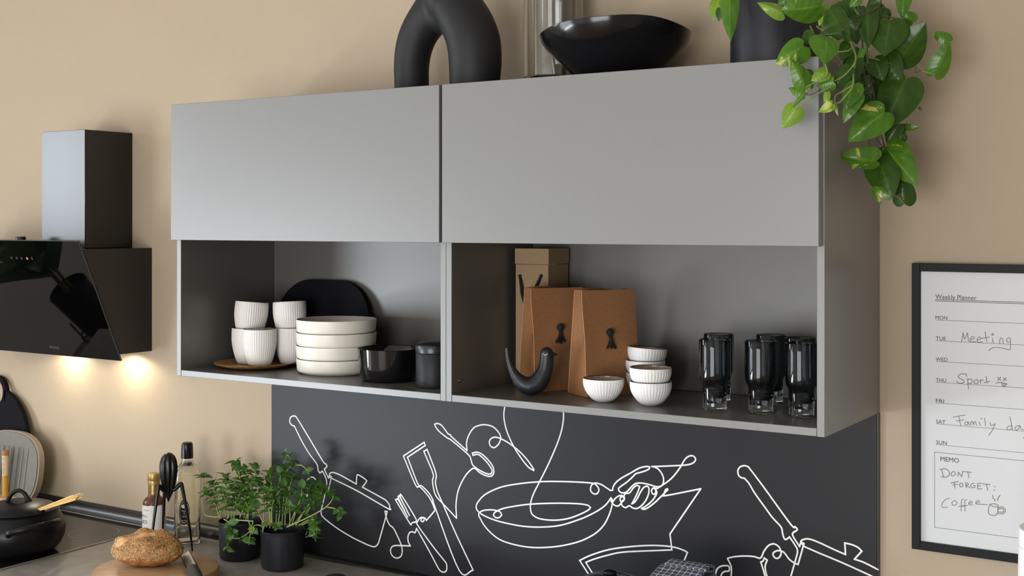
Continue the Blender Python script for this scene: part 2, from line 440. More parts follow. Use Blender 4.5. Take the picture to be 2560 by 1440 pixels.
# ------------------------------------------------------------------ setting
struct('wall_back', box(-3.1, 3.6, 0, .12, 0, 2.9, 0), 'wall', smooth=False)
struct('floor', box(-3.1, 3.6, -6.3, .12, -.1, 0, 0), 'floor', smooth=False)
struct('ceiling', box(-3.1, 3.6, -6.3, .12, 2.9, 3.0, 0), 'white_paint', smooth=False)
bm = box(-3.1, -3.0, -6.3, WIN_Y0, 0, 2.9, 0); box(-3.1, -3.0, HW_Y1, 0, 0, 2.9, 0, bm=bm); box(-3.1, -3.0, WIN_Y1, HW_Y0, 0, 2.9, 0, bm=bm)
box(-3.1, -3.0, WIN_Y0, LW_Y1, 0, LW_Z0, 0, bm=bm); box(-3.1, -3.0, WIN_Y0, LW_Y1, LW_Z1, WIN_Z0, 0, bm=bm); box(-3.1, -3.0, LW_Y1, WIN_Y1, 0, WIN_Z0, 0, bm=bm); box(-3.1, -3.0, WIN_Y0, WIN_Y1, WIN_Z1, 2.9, 0, bm=bm)
box(-3.1, -3.0, HW_Y0, HW_Y1, 0, HW_Z0, 0, bm=bm); box(-3.1, -3.0, HW_Y0, HW_Y1, HW_Z1, 2.9, 0, bm=bm)
struct('wall_left', bm, 'white_paint', smooth=False)
for nm, a, b, c, d in (('window_1', WIN_Y0, WIN_Y1, WIN_Z0, WIN_Z1), ('chimney_fill_frame', HW_Y0, HW_Y1, HW_Z0, HW_Z1), ('low_fill_frame', LW_Y0, LW_Y1, LW_Z0, LW_Z1)):  # the last two only frame the added fill panels
    bm = bmesh.new()
    for z in (c, d - .05): box(-3.03, -2.97, a, b, z, z + .05, .003, bm=bm)
    for y in (a, b - .05): box(-3.03, -2.97, y, y + .05, c + .05, d - .05, .003, bm=bm)
    struct(nm, bm, 'white_paint')
bm = box(-3.0, FW_X0, FW_Y - .1, FW_Y, 0, 2.9, 0); box(FW_X1, 3.6, FW_Y - .1, FW_Y, 0, 2.9, 0, bm=bm)
box(FW_X0, FW_X1, FW_Y - .1, FW_Y, 0, FW_Z0, 0, bm=bm); box(FW_X0, FW_X1, FW_Y - .1, FW_Y, FW_Z1, 2.9, 0, bm=bm)
struct('wall_front', bm, 'white_paint', smooth=False)
bm = bmesh.new()
for z in (FW_Z0, FW_Z1 - .05): box(FW_X0, FW_X1, FW_Y - .03, FW_Y + .03, z, z + .05, .003, bm=bm)
for x in (FW_X0, FW_X1 - .05): box(x, x + .05, FW_Y - .03, FW_Y + .03, FW_Z0 + .05, FW_Z1 - .05, .003, bm=bm)
struct('front_fill_frame', bm, 'white_paint')  # frame round the wall opening of the added front fill

# base unit and worktop
bc = thing('base_cabinet', 'grey base cabinet run carrying the stone worktop', 'cabinet', (0, 0, 0))
obj('body', box(-1.55, 2.5, -.56, -.005, .1, ZW - .0405), 'grey', bc)
obj('plinth', box(-1.55, 2.5, -.52, -.06, 0, .0998), 'black_trim', bc)
for k in range(5):
    obj('door', box(-1.548 + k * .81, -1.548 + k * .81 + .806, -.58, -.5605, .105, ZW - .045), 'grey', bc)
wt = thing('worktop', 'grey brown stone-look worktop with a black profile along the wall', 'worktop', (0, 0, ZW))
obj('slab', box(-1.55, 2.5, -.64, -.0005, -.04, 0, .002, 2), 'stone', wt, angle=15)


def profile_strip(x0, x1, yb, ky=1, kz=1):
    out = [(yb, .0002), (yb, .031), (yb - .004, .034), (yb - .008, .033)]
    for k in range(1, 9):
        a = k / 8 * PI / 2
        out.append((yb - .008 - .022 * math.sin(a) ** 1.2, .033 - .029 * (1 - math.cos(a)) ** .8 if k < 8 else .004))
    out += [(yb - .031, .0002)]
    return prism(out, x1 - x0, lambda a, b, c: (x0 + c, yb + (a - yb) * ky, b * kz))


obj('wall_profile', profile_strip(-1.55, .0035, -.0005), 'black_trim', wt, label='black rounded profile strip on the worktop against the wall')
obj('wall_profile', profile_strip(.0037, 2.5, -.0105, .62, .26), 'black_trim', wt)

# splashback with its line drawing
sp = thing('splashback', 'charcoal splashback panel printed with white one-line drawings of cookware', 'splashback', (0, 0, 0))
obj('panel', box(.0038, 1.796, -.0100, -.0003, ZW + .0003, ZB - .0005, .0006), 'splash', sp)
obj('edge_strip', box(1.7962, 1.8005, -.0104, -.0003, ZW + .0003, ZB - .0005, .0004), 'black_trim', sp)


def zA(u, v): return (680 + u / 3.272, 1000 + v / 3.272)
def zB(u, v): return (1080 + u / 3.274, 1000 + v / 3.274)
def zC(u, v): return (1420 + u / 3.6, 1040 + v / 3.6)
def zD(u, v): return (1760 + u / 4, 1080 + v / 4)


def draw(name, strokes, plane_y, width, m, parent, tf, label=None):
    bm = bmesh.new()
    for st in strokes:
        # corners sharper than 78 degrees stay sharp, the rest is splined
        pts = [at(*tf(*p), plane_y) for p in st]
        segs = [[pts[0]]]
        for i in range(1, len(pts)):
            segs[-1].append(pts[i])
            if (pts[i] - pts[i - 1]).length < 1e-6: segs[-1].pop(); segs.append([pts[i]]) if len(segs[-1]) > 1 else None; continue
            if i < len(pts) - 1:
                a = (pts[i] - pts[i - 1]); b = (pts[i + 1] - pts[i])
                if a.length > 0 and b.length > 0 and a.angle(b) > math.radians(78): segs.append([pts[i]])
        for s in segs: ribbon(spline(s, 6) if len(s) > 2 else s, width, bm, .0003)
    o = obj(name, bm, m, parent, smooth=False)
    if label: o['label'] = label
    return o


LW = .0038; PY = -.0101
draw('line_drawing', [
    [(183, 213), (165, 207), (148, 187), (145, 165), (152, 143), (170, 131), (190, 133), (207, 152), (300, 305), (415, 498), (440, 523), (449, 543), (428, 567), (462, 640), (470, 615), (487, 628), (457, 757), (430, 745), (405, 732), (385, 715)],
    [(183, 213), (240, 330), (300, 432), (355, 507), (372, 535), (378, 577), (392, 597), (412, 582), (435, 625), (448, 685), (432, 780), (405, 890), (402, 925), (420, 960), (520, 1040), (640, 1115), (760, 1175), (820, 1198), (845, 1198), (868, 1175), (885, 1120), (905, 1050), (943, 912), (924, 910), (932, 950), (945, 990), (965, 1025), (992, 1047), (1020, 1100), (1045, 1155), (1062, 1205), (1064, 1250), (1052, 1280), (1020, 1294), (985, 1275), (970, 1240), (975, 1210), (1000, 1192), (1060, 1191), (1132, 1194), (1115, 1160), (1112, 1120), (1125, 1085), (1150, 1078), (1170, 1085), (1182, 1050), (1250, 1170), (1310, 1280), (1360, 1375), (1385, 1403), (1412, 1407), (1428, 1390), (1428, 1345), (1410, 1315), (1330, 1215), (1230, 1080), (1183, 1010), (1178, 997)],
    [(470, 612), (475, 600), (500, 593), (560, 615), (690, 688), (693, 630), (700, 612), (730, 625), (770, 655), (772, 668), (740, 713), (880, 790), (930, 820), (958, 855), (962, 878), (948, 888), (700, 745), (487, 640), (470, 628), (470, 612)],
    [(366, 712), (352, 722), (334, 714), (328, 698), (338, 682), (355, 680), (366, 690)],
    [(275, 690), (290, 655), (318, 632), (345, 638), (366, 668)], [(195, 716), (242, 716)], [(288, 735), (292, 765), (282, 790)],
    [(278, 1122), (300, 1108), (306, 1078)], [(276, 1100), (288, 1078)]], PY, LW, 'white_print', sp, zA)
draw('line_drawing', [
    [(1178, 997), (1150, 1003), (1137, 1017), (1125, 1005), (1018, 830), (1017, 816), (1028, 808), (1110, 958), (1036, 806), (1035, 794), (1046, 793), (1124, 944), (1051, 796), (1051, 783), (1062, 783), (1172, 962), (1178, 997), (1190, 998), (1196, 983), (1215, 963), (1238, 962), (1245, 980), (1232, 996), (1217, 986), (1225, 968), (1250, 964), (1263, 985), (1330, 905), (1325, 880), (1312, 845), (1285, 795), (1240, 740), (1205, 708), (1173, 692), (1075, 458), (1245, 346), (1254, 372), (1108, 468), (1192, 683), (1225, 703), (1280, 757), (1315, 815), (1335, 880), (1532, 1395), (1645, 1392), (1500, 1085), (1387, 825), (1352, 745), (1337, 670), (1340, 595), (1268, 404), (1242, 420), (1317, 600), (1313, 660), (1325, 740), (1347, 792), (1405, 855), (1508, 966)]],
    PY, LW, 'white_print', sp, zA)
draw('line_drawing', [
    [(201, 965), (197, 850), (215, 740), (255, 650), (300, 588), (345, 558), (385, 590), (430, 615), (475, 625), (500, 610), (506, 575), (490, 530), (450, 480), (410, 445), (370, 427), (330, 435), (335, 453), (372, 445), (405, 464), (450, 510), (485, 560), (491, 590), (475, 606), (435, 598), (385, 572), (358, 553), (332, 530), (318, 485), (295, 445), (160, 330), (125, 310), (60, 258), (30, 220), (22, 198), (45, 192), (75, 205), (105, 240), (130, 275), (150, 285), (165, 305), (287, 415), (283, 350), (300, 290), (340, 230), (390, 207), (440, 203), (500, 220), (545, 265), (563, 310), (545, 360), (510, 390), (480, 377), (469, 345), (485, 315), (520, 304), (570, 320), (640, 360), (720, 425), (780, 490), (830, 562), (832, 577), (790, 550), (740, 490), (680, 400), (630, 300), (600, 210), (588, 120), (600, 30)],
    [(1074, 70), (1076, 150), (1060, 250), (1020, 370), (950, 530), (880, 670), (830, 770), (808, 840), (806, 890), (820, 935), (870, 968), (950, 982), (1040, 982), (1130, 966), (1220, 932), (1280, 900), (1297, 880), (1270, 860), (1180, 848), (1000, 845), (800, 853), (660, 872), (570, 892), (515, 920), (503, 943), (520, 962), (550, 962), (571, 940), (555, 915), (510, 901), (450, 900), (405, 910), (382, 935), (395, 970), (430, 1030), (490, 1095), (560, 1145), (660, 1180), (780, 1203), (900, 1208), (1050, 1195), (1200, 1160), (1300, 1115), (1362, 1072), (1412, 1015), (1448, 945), (1468, 885), (1477, 838), (1474, 813), (1465, 801)],
    [(1465, 801), (1425, 855), (1370, 898), (1290, 942), (1200, 980), (1050, 1026), (900, 1040), (760, 1035), (640, 1015), (520, 985), (420, 943), (372, 905), (362, 870), (380, 830), (440, 770), (560, 715), (700, 687), (880, 669), (1040, 667), (1200, 672), (1315, 682), (1350, 702), (1366, 735), (1352, 765), (1325, 768), (1300, 745), (1300, 712), (1317, 686), (1345, 680), (1386, 692), (1423, 715), (1457, 738)]],
    PY, LW, 'white_print', sp, zB)
draw('line_drawing', [
    [(376, 668), (400, 668), (406, 640), (430, 600), (480, 560), (560, 515), (640, 470), (700, 455), (735, 458), (730, 475), (700, 492), (650, 508), (610, 520), (580, 550), (530, 595), (480, 630), (455, 655), (465, 680), (490, 692), (525, 685), (555, 655), (590, 620), (625, 604), (680, 606), (740, 620), (790, 635), (830, 634), (855, 610), (860, 565), (845, 520), (815, 480), (780, 460), (755, 455), (900, 450), (1050, 442), (1110, 430), (1140, 410), (1148, 385), (1130, 362), (1100, 358), (1065, 377), (1040, 410), (1010, 462), (960, 530), (910, 580), (850, 622), (800, 652), (770, 648), (753, 665), (756, 692), (772, 705), (788, 692), (788, 665), (775, 650)],
    [(385, 760), (400, 785), (425, 806), (450, 810), (470, 795), (490, 765), (505, 745), (490, 718), (462, 718), (430, 738), (405, 770)],
    [(520, 695), (505, 715), (508, 745), (495, 768), (478, 772), (468, 750), (478, 730), (500, 726)],
    [(522, 697), (555, 690), (590, 645), (620, 625), (645, 635), (630, 680), (600, 745), (575, 790), (600, 775), (625, 740), (650, 690), (680, 645), (710, 632), (728, 650), (725, 700), (700, 760), (660, 808), (620, 832), (580, 826), (552, 808), (520, 824), (492, 812), (478, 785)],
    [(785, 655), (800, 690), (775, 740), (740, 780), (690, 818), (662, 832), (682, 840), (720, 825), (780, 780), (830, 732), (872, 690), (897, 665), (895, 655), (877, 665), (866, 700), (875, 717), (1195, 655), (918, 1062), (918, 1062), (935, 1205), (935, 1205), (800, 1211), (500, 1225), (350, 1255), (230, 1290), (160, 1318), (230, 1430), (260, 1475)],
    [(215, 1470), (105, 1300), (200, 1255), (350, 1207), (500, 1182), (700, 1166), (850, 1168), (960, 1182), (1040, 1208), (1075, 1228), (1030, 1340)]],
    PY, LW, 'white_print', sp, zC)
draw('line_drawing', [
    [(405, 463), (370, 455), (345, 430), (339, 385), (360, 350), (400, 337), (435, 345), (460, 370), (600, 555), (865, 920), (912, 948), (931, 980), (885, 1025), (955, 1145), (965, 1115), (998, 1125), (940, 1325), (900, 1308), (850, 1270), (815, 1222), (785, 1195), (740, 1186), (700, 1202), (690, 1228), (710, 1258), (740, 1262), (765, 1235), (770, 1195), (750, 1150), (712, 1123), (680, 1120), (640, 1140), (600, 1192), (565, 1260), (500, 1246), (400, 1240), (300, 1248), (242, 1262), (240, 1275), (265, 1325), (275, 1380), (268, 1470)],
    [(405, 463), (450, 515), (510, 615), (600, 740), (680, 850), (770, 950), (785, 1010), (800, 1060), (820, 1075), (855, 1050), (910, 1130), (935, 1190), (915, 1280), (858, 1480)],
    [(1740, 1376), (1600, 1305), (1505, 1272), (1578, 1192), (1540, 1155), (1480, 1127), (1408, 1110), (1415, 1225), (1300, 1175), (1150, 1105), (1060, 1072), (1012, 1070), (975, 1085), (968, 1100), (1000, 1115), (990, 1140), (1150, 1210), (1400, 1315), (1700, 1452)],
    [(112, 1470), (118, 1410), (140, 1362), (180, 1340), (238, 1338), (254, 1362), (248, 1390), (212, 1394), (180, 1415), (160, 1470)],
    [(618, 1470), (590, 1370), (568, 1300), (590, 1290), (603, 1260), (632, 1280), (612, 1340), (618, 1400), (640, 1470)]],
    PY, LW, 'white_print', sp, zD)


# ------------------------------------------------------------------ wall cabinets
def wall_cabinet(x0, label, dx0, dx1, cap):
    t = thing('wall_cabinet', label, 'cabinet', (x0, 0, ZB), group='grey wall cabinets')
    D = .372; T = .016
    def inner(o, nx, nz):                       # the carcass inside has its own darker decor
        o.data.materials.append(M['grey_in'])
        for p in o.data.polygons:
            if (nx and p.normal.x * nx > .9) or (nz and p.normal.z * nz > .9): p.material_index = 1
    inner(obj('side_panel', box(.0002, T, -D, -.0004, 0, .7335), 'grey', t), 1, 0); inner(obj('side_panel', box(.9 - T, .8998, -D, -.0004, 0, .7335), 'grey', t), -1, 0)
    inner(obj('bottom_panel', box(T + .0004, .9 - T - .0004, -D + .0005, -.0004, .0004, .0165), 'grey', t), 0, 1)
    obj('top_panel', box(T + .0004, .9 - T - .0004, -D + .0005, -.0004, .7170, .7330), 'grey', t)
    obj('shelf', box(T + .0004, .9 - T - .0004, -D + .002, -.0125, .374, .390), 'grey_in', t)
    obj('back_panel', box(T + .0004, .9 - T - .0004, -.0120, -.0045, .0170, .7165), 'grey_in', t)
    obj('door', box(dx0, dx1, -.394, -.375, .3695, .7354, .0009), 'grey', t)
    if cap:
        obj('screw_cap', lathe([(0, .0035), (.002, .0035), (.0022, .002), (.0036, .002), (.0048, .0012), (.005, 0)], 20, mtx=Matrix.Translation((T + .0001, -.3397, .0465)) @ Matrix.Rotation(PI / 2, 4, 'Y')), 'chrome', t, label='small metal connector cap inside the cabinet')
    return t


wall_cabinet(0, 'left grey wall cabinet, open shelf holding mugs and cream bowls', .0008, .8962, False)
wall_cabinet(.9, 'right grey wall cabinet, open shelf holding paper bags and dark tumblers', .0040, .8955, True)

# ------------------------------------------------------------------ cooker hood
hd = thing('cooker_hood', 'black angled cooker hood with glossy glass front above the hob', 'cooker hood', (-.725, 0, 1.466))
ox, oz = -.725, 1.466
obj('chimney', box(-.828 - ox, -.617 - ox, -.186, -.0005, 1.797 - oz, 2.1676 - oz, .001), 'black_metal', hd)
HX0, HX1 = -1.325, -.525
bm = prism([(-.0005, 0), (-.0005, 1.7957 - oz), (-.2655, 1.7957 - oz), (-.1258, 0)], HX1 - HX0, lambda a, b, c: (HX0 - ox + c, a, b))
obj('body', bm, 'black_metal', hd, smooth=False)
A = Vector((0, -.1235, 1.4446 - oz)); B = Vector((0, -.2835, 1.8212 - oz)); ax = (B - A).normalized(); nr = Vector((0, ax.z, -ax.y)) * -1
if nr.y > 0: nr = -nr
PL = (B - A).length


def gl(a, b, c): return Vector((HX0 - ox + a, 0, 0)) + A + ax * b - nr * c


gp = obj('glass_panel', box(0, HX1 - HX0, 0, PL, 0, .006, .0012), 'black_glass', hd, smooth=False)
gp.data.materials.append(M['glass_edge'])
for p in gp.data.polygons:
    if abs(p.normal.z) < .9: p.material_index = 1
for v in gp.data.vertices: v.co = gl(*v.co)


def on_glass(px, py):       # point of the picture on the glass plane
    n = nr; p0 = Vector((0, A.y, A.z + oz)); d = (at(px, py, -.2) - CAM).normalized()
    p = CAM + d * ((p0 - CAM).dot(n) / d.dot(n)); return p + n * .0003 - Vector((ox, 0, oz))


for i, (px, py) in enumerate([(29, 645), (42, 645), (54, 646), (68, 646), (80, 646)]):
    p = on_glass(px, py); bm = bmesh.new(); vs = []
    for k in range(14):
        a = 2 * PI * k / 14; vs.append(bm.verts.new(p + Vector((1, 0, 0)) * .0042 * math.cos(a) + ax * .0042 * math.sin(a)))
    in_ = [bm.verts.new(p + (v.co - p) * (.62 if i != 3 else .3)) for v in vs]
    for k in range(14): bm.faces.new((vs[k], vs[(k + 1) % 14], in_[(k + 1) % 14], in_[k]))
    o = obj('touch_button', bm, 'led' if i == 3 else 'symbol', gp, smooth=False)
    if i == 3: o['label'] = 'lit red touch button'
bm = bmesh.new()
for k in range(9):           # the small unreadable mark near the lower edge
    a, b = on_glass(125 + k * 2.7, 864.5 + k * .38 - (1.0 if k in (0, 3) else 0)), on_glass(125 + k * 2.7, 869.5 + k * .38 + (1.6 if k == 8 else 0))
    d = Vector((1, 0, 0)) * .0011
    vs = [bm.verts.new(q) for q in (a - d, a + d, b + d, b - d)]; bm.faces.new(vs)
obj('mark', bm, 'symbol', gp, smooth=False)
obj('hinge', lathe([(0, .012), (.014, .012), (.016, .009), (.016, 0), (0, 0)], 20, mtx=Matrix.Translation(at(52, 601, -.25) - Vector((ox, 0, oz)))), 'black_metal', hd)
for k, lx in enumerate((-.600, -.905)):
    lp = obj('lamp', lathe([(0, 0), (.021, 0), (.024, .002), (.024, .004), (0, .004)], 24, mtx=Matrix.Translation((lx - ox, -.066, -.0045))), 'lamp', hd)
    sl = bpy.data.lights.new('hood_spot', 'SPOT'); sl.energy = 2.4; sl.color = (1.0, .89, .68); sl.spot_size = math.radians(168); sl.spot_blend = .35; sl.shadow_soft_size = .02
    so = bpy.data.objects.new('hood_spot', sl); COL.objects.link(so); so.parent = hd; so.location = (lx - ox, -.055, -.012)

# ------------------------------------------------------------------ hob and pot
hb = thing('induction_hob', 'black glass induction hob with thin steel edge set on the worktop', 'hob', (-.75, -.32, ZW))
HW = -.461 + .75
obj('glass', box(-.30, HW - .003, -.272, .268, .0003, .0045, .0006), 'hob_glass', hb)
bm = box(-.303, HW, -.275, -.2722, .0003, .0048, .0004); box(-.303, HW, .2682, .271, .0003, .0048, .0004, bm=bm)
box(-.303, -.3002, -.2720, .2680, .0003, .0048, .0004, bm=bm); box(HW - .0028, HW, -.2720, .2680, .0003, .0048, .0004, bm=bm)
obj('steel_edge', bm, 'steel', hb, label='thin steel edge round the hob glass')
for cxr, cyr, rr in ((HW - .115, .135, .075), (HW - .115, -.13, .09), (-.17, .135, .09), (-.17, -.13, .075)):
    bm = bmesh.new(); n = 64
    a = [bm.verts.new((cxr + rr * math.cos(2 * PI * k / n), cyr + rr * math.sin(2 * PI * k / n), .0047)) for k in range(n)]
    b = [bm.verts.new((cxr + (rr - .0016) * math.cos(2 * PI * k / n), cyr + (rr - .0016) * math.sin(2 * PI * k / n), .0047)) for k in range(n)]
    for k in range(n): bm.faces.new((a[k], a[(k + 1) % n], b[(k + 1) % n], b[k]))
    obj('cooking_zone', bm, 'ring_print', hb, smooth=False)

pc = atz(46, 1378, ZW + .005)
pt = thing('casserole', 'round black casserole with lid, spaghetti poking out, on the hob', 'pot', (pc.x, pc.y, ZW + .0048), YAW)
obj('body', lathe([(0, 0), (.085, 0), (.100, .004), (.118, .022), (.129, .048), (.131, .068), (.126, .090), (.116, .108), (.112, .116), (.1135, .1195), (.110, .121), (.107, .118), (.112, .100), (.122, .070), (.115, .03), (.09, .012), (0, .010)], 72), 'cast_black', pt)
ld_ = obj('lid', lathe([(.109, .1215), (.1115, .123), (.110, .126), (.098, .133), (.075, .141), (.045, .147), (.02, .1485), (0, .1487), (0, .145), (.045, .1435), (.09, .130), (.104, .1225), (.109, .1215)], 72), 'cast_black', pt)
hp = spline([(-.030, -.006, .1470), (-.026, -.004, .156), (-.017, 0, .170), (0, .002, .1775), (.015, .002, .171), (.024, .002, .158), (.032, .001, .1465)], 5)
obj('lid_handle', tube(hp, [.0078, .0062, .0058, .0062, .0078], 12, flat=1.25), 'cast_black', ld_)
for sgn in (1, -1):
    a0 = -.85 if sgn == 1 else -.85 + PI
    def cyl(r, a, z): return (r * math.cos(a), r * math.sin(a), z)
    hp = spline([cyl(.124, a0 - .55, .078), cyl(.143, a0 - .50, .088), cyl(.158, a0 - .25, .098), cyl(.161, a0 + .02, .103), cyl(.157, a0 + .28, .104), cyl(.143, a0 + .5, .100), cyl(.120, a0 + .56, .094)], 6)
    obj('side_handle', tube(hp, [.010, .009, .0085, .009, .010], 12), 'cast_black', pt)

spg = thing('spaghetti_bundle', 'bundle of dry spaghetti sticking out of the black casserole', 'spaghetti', (pc.x, pc.y, ZW + .0048), YAW, 'spaghetti')
pin = Vector((.075, -.045, .128)); 
tipw = at(205, 1237, pc.y + .05); tl = Matrix.Rotation(-YAW, 3, 'Z') @ (tipw - Vector((pc.x, pc.y, ZW + .0048)))
dirv = (tl - pin).normalized(); sx_ = dirv.cross(Vector((0, 0, 1))).normalized(); sy_ = sx_.cross(dirv)
for k in range(40):
    a = random.uniform(-1, 1); b = random.uniform(-.5, .5)
    p0 = pin + sx_ * a * .008 + sy_ * b * .006 + Vector((0, 0, .003)); p1 = tl + sx_ * a * .015 + sy_ * b * .016 - dirv * random.uniform(0, .035)
    obj('spaghetti_strand', tube([p0, p0.lerp(p1, .5), p1], .0013, 6), 'pasta', spg)

# ------------------------------------------------------------------ boards and spice tubes behind the hob
c0 = at(-16, 1111, -.035)
lean = Matrix.Translation((c0.x, -.055, ZW + .0005)) @ Matrix.Rotation(math.radians(-7), 4, 'X')
cz = c0.z - ZW
bd = thing('round_board', 'black round serving board with ring handle leaning on the beige wall', 'board', (c0.x, -.055, ZW))
rz = cz + .178
outer = [(.200 * math.sin(t), cz + .200 * math.cos(t)) for t in [(.26 + (2 * PI - .52) * k / 47) for k in range(48)]]
ring = [(.062 * math.sin(t), rz + .062 * math.cos(t)) for t in [(-2.05 + 4.10 * k / 27) for k in range(28)]]
loop = outer + ring
hole = [(.0455 * math.sin(2 * PI * k / 32), rz + .002 + .0455 * math.cos(2 * PI * k / 32)) for k in range(32)]
bm = bmesh.new()


def fill_with_hole(bm, outer, hole, y0, y1):
    rings = []
    for y in (y0, y1):
        vo = [bm.verts.new((a, y, b)) for a, b in outer]; vh = [bm.verts.new((a, y, b)) for a, b in hole]
        es = [bm.edges.new((vo[i], vo[(i + 1) % len(vo)])) for i in range(len(vo))] + [bm.edges.new((vh[i], vh[(i + 1) % len(vh)])) for i in range(len(vh))]
        bmesh.ops.triangle_fill(bm, use_beauty=True, edges=es); rings.append((vo, vh))
    for w_ in (0, 1):
        a, b = rings[0][w_], rings[1][w_]
        for i in range(len(a)): bm.faces.new((a[i], a[(i + 1) % len(a)], b[(i + 1) % len(b)], b[i]))


fill_with_hole(bm, loop, hole, -.008, .008)
zmin = min(b for a, b in outer)
bmesh.ops.translate(bm, vec=(0, 0, -zmin + .003), verts=bm.verts)
bmesh.ops.rotate(bm, cent=(0, 0, 0), matrix=Matrix.Rotation(math.radians(-5), 3, 'X'), verts=bm.verts)
bmesh.ops.translate(bm, vec=(0, -.001, zmin), verts=bm.verts)
obj('board', bm, 'slate', bd, angle=50)

tc_ = at(20, 1176, -.095)
tr = thing('grooved_tray', 'grey green oval tray with vertical grooves, propped before the round board', 'tray', (tc_.x, -.10, ZW))
HHt, HWt = .127, .160


def sup(t, w_, h_, e=2.6):
    c, s = math.cos(t), math.sin(t)
    return (w_ * abs(c) ** (2 / e) * (1 if c >= 0 else -1), h_ * abs(s) ** (2 / e) * (1 if s >= 0 else -1))


rt = Matrix.Rotation(math.radians(-8), 3, 'X')


def tray_fn(a, b, c): return rt @ Vector((a, -.010 + c, b + HHt + .002))


obj('tray_body', prism([sup(2 * PI * k / 80, HWt, HHt) for k in range(80)], .020, tray_fn, bev=.002), 'tray_edge', tr, angle=30)
obj('face', prism([sup(2 * PI * k / 80, HWt - .006, HHt - .005) for k in range(80)], .003, lambda a, b, c: tray_fn(a - .002, b, c - .0032)), 'greytray', tr, label='grey green inner face of the tray')
for k in range(9):
    xx = -.115 + k * .026
    obj('ridge', prism([(xx + .0065 * math.cos(t), -.0040 - .0030 * math.sin(t)) for t in [PI * j / 6 for j in range(7)]], .150, lambda a, b, c: rt @ Vector((a, -.010 + b, c + HHt - .075))), 'greytray', tr)

bl = at(30, 1263, -.13)
sb = thing('spice_rack', 'pale wooden block holding glass spice tubes beside the grooved tray', 'spice rack', (bl.x - .05, -.13, ZW))
obj('block', box(-.11, .05, -.026, .026, .0003, .042, .002), 'wood_pale', sb)
for k, (px, cont, lab) in enumerate(((13, 'curry', 'glass spice tube of yellow curry powder with a printed tan label'), (-7, 'chilli', 'glass spice tube of red brown powder at the left picture edge'), (-28, 'curry', 'spice tube left of the red brown one, outside the frame'))):
    if k == 2: continue
    p = at(px, 1180, -.13); tb = thing('spice_tube', lab, 'spice tube', (p.x, -.13, ZW + .0424), .42, 'spice tubes')
    obj('content', lathe([(0, .001), (.0092, .001), (.0092, .072), (0, .072)], 24), cont, tb)
    obj('label', lathe([(.0094, .0722), (.0098, .0722), (.0098, .140), (.0094, .140), (.0094, .0722)], 24), 'label_tan' if k == 0 else 'chilli', tb)
    obj('cork', lathe([(0, .1405), (.0100, .1405), (.0100, .155), (.0094, .157), (0, .157)], 24), 'cork', tb)
    if k == 0:
        text('lettering', 'MADRAS CURRY', 'ink', tb, (.0012, -.0101, .078), (0, 0, 1), (-1, 0, 0), width=.042)
        bm = bmesh.new(); n = 20
        va = [bm.verts.new((.0035 * math.cos(2 * PI * j / n), -.0100 - .0003, .130 + .0035 * math.sin(2 * PI * j / n))) for j in range(n)]
        vb = [bm.verts.new((.0027 * math.cos(2 * PI * j / n), -.0100 - .0003, .130 + .0027 * math.sin(2 * PI * j / n))) for j in range(n)]
        for j in range(n): bm.faces.new((va[j], va[(j + 1) % n], vb[(j + 1) % n], vb[j]))
        obj('emblem', bm, 'ink', tb, smooth=False)

# ------------------------------------------------------------------ bread, board, grater, juicer, bottles
BCX, BCY, BR = -.022, -.425, .166
bb = thing('bread_board', 'round thick wooden board carrying a seeded loaf on the worktop', 'board', (BCX, BCY, ZW), .5)
obj('board', lathe([(0, .0003), (BR - .006, .0003), (BR - .001, .004), (BR, .012), (BR, .026), (BR - .002, .033), (BR - .007, .036), (0, .036)], 96), 'wood_board', bb)
ZBB = ZW + .0362
ld2 = thing('bread_loaf', 'crusty round loaf coated with seeds on the wooden board', 'bread', (-.064, -.415, ZBB), YAW)
bm = bmesh.new(); bmesh.ops.create_icosphere(bm, subdivisions=6, radius=1)
LUMPS = [(Vector((-.62, -.25, .62)), .22, .24), (Vector((-.12, .05, .95)), .24, .22), (Vector((.32, .05, .90)), .20, .20), (Vector((.62, -.1, .72)), .12, .25), (Vector((.10, -.55, .55)), .10, .5), (Vector((-.75, -.5, .1)), .06, .4)]
CUTS = [(Vector((-.80, -.45, .42)), Vector((.10, -.25, .90)))]


def bread(v):
    d = v.normalized(); k = 1.0
    for c, a, s in LUMPS: k += a * math.exp(-((d - c.normalized()).length / s) ** 2)
    for a, b in CUTS:
        t = max(0, min(1, (d - a).dot(b - a) / (b - a).length_squared)); q = a.lerp(b, t)
        k -= .15 * math.exp(-((d - q.normalized()).length / .13) ** 2)
    k += .05 * noise.noise(d * 3.1 + Vector((3, 1, 2))) + .022 * noise.noise(d * 8) + .012 * noise.noise(d * 19)
    z = d.z * k
    f = .0385 if z < 0 else .0500
    zz = .036 + z * f
    if zz < .003: zz = .003 + (zz - .003) * .12
    sq = 1.0
    return Vector((d.x * k * .094 * sq, d.y * k * .066, max(zz, .0004)))


def is_cut(d):
    for a, b in CUTS:
        t = max(0, min(1, (d - a).dot(b - a) / (b - a).length_squared)); q = a.lerp(b, t)
        if (d - q.normalized()).length < .15 + .03 * noise.noise(d * 9): return True
    return False


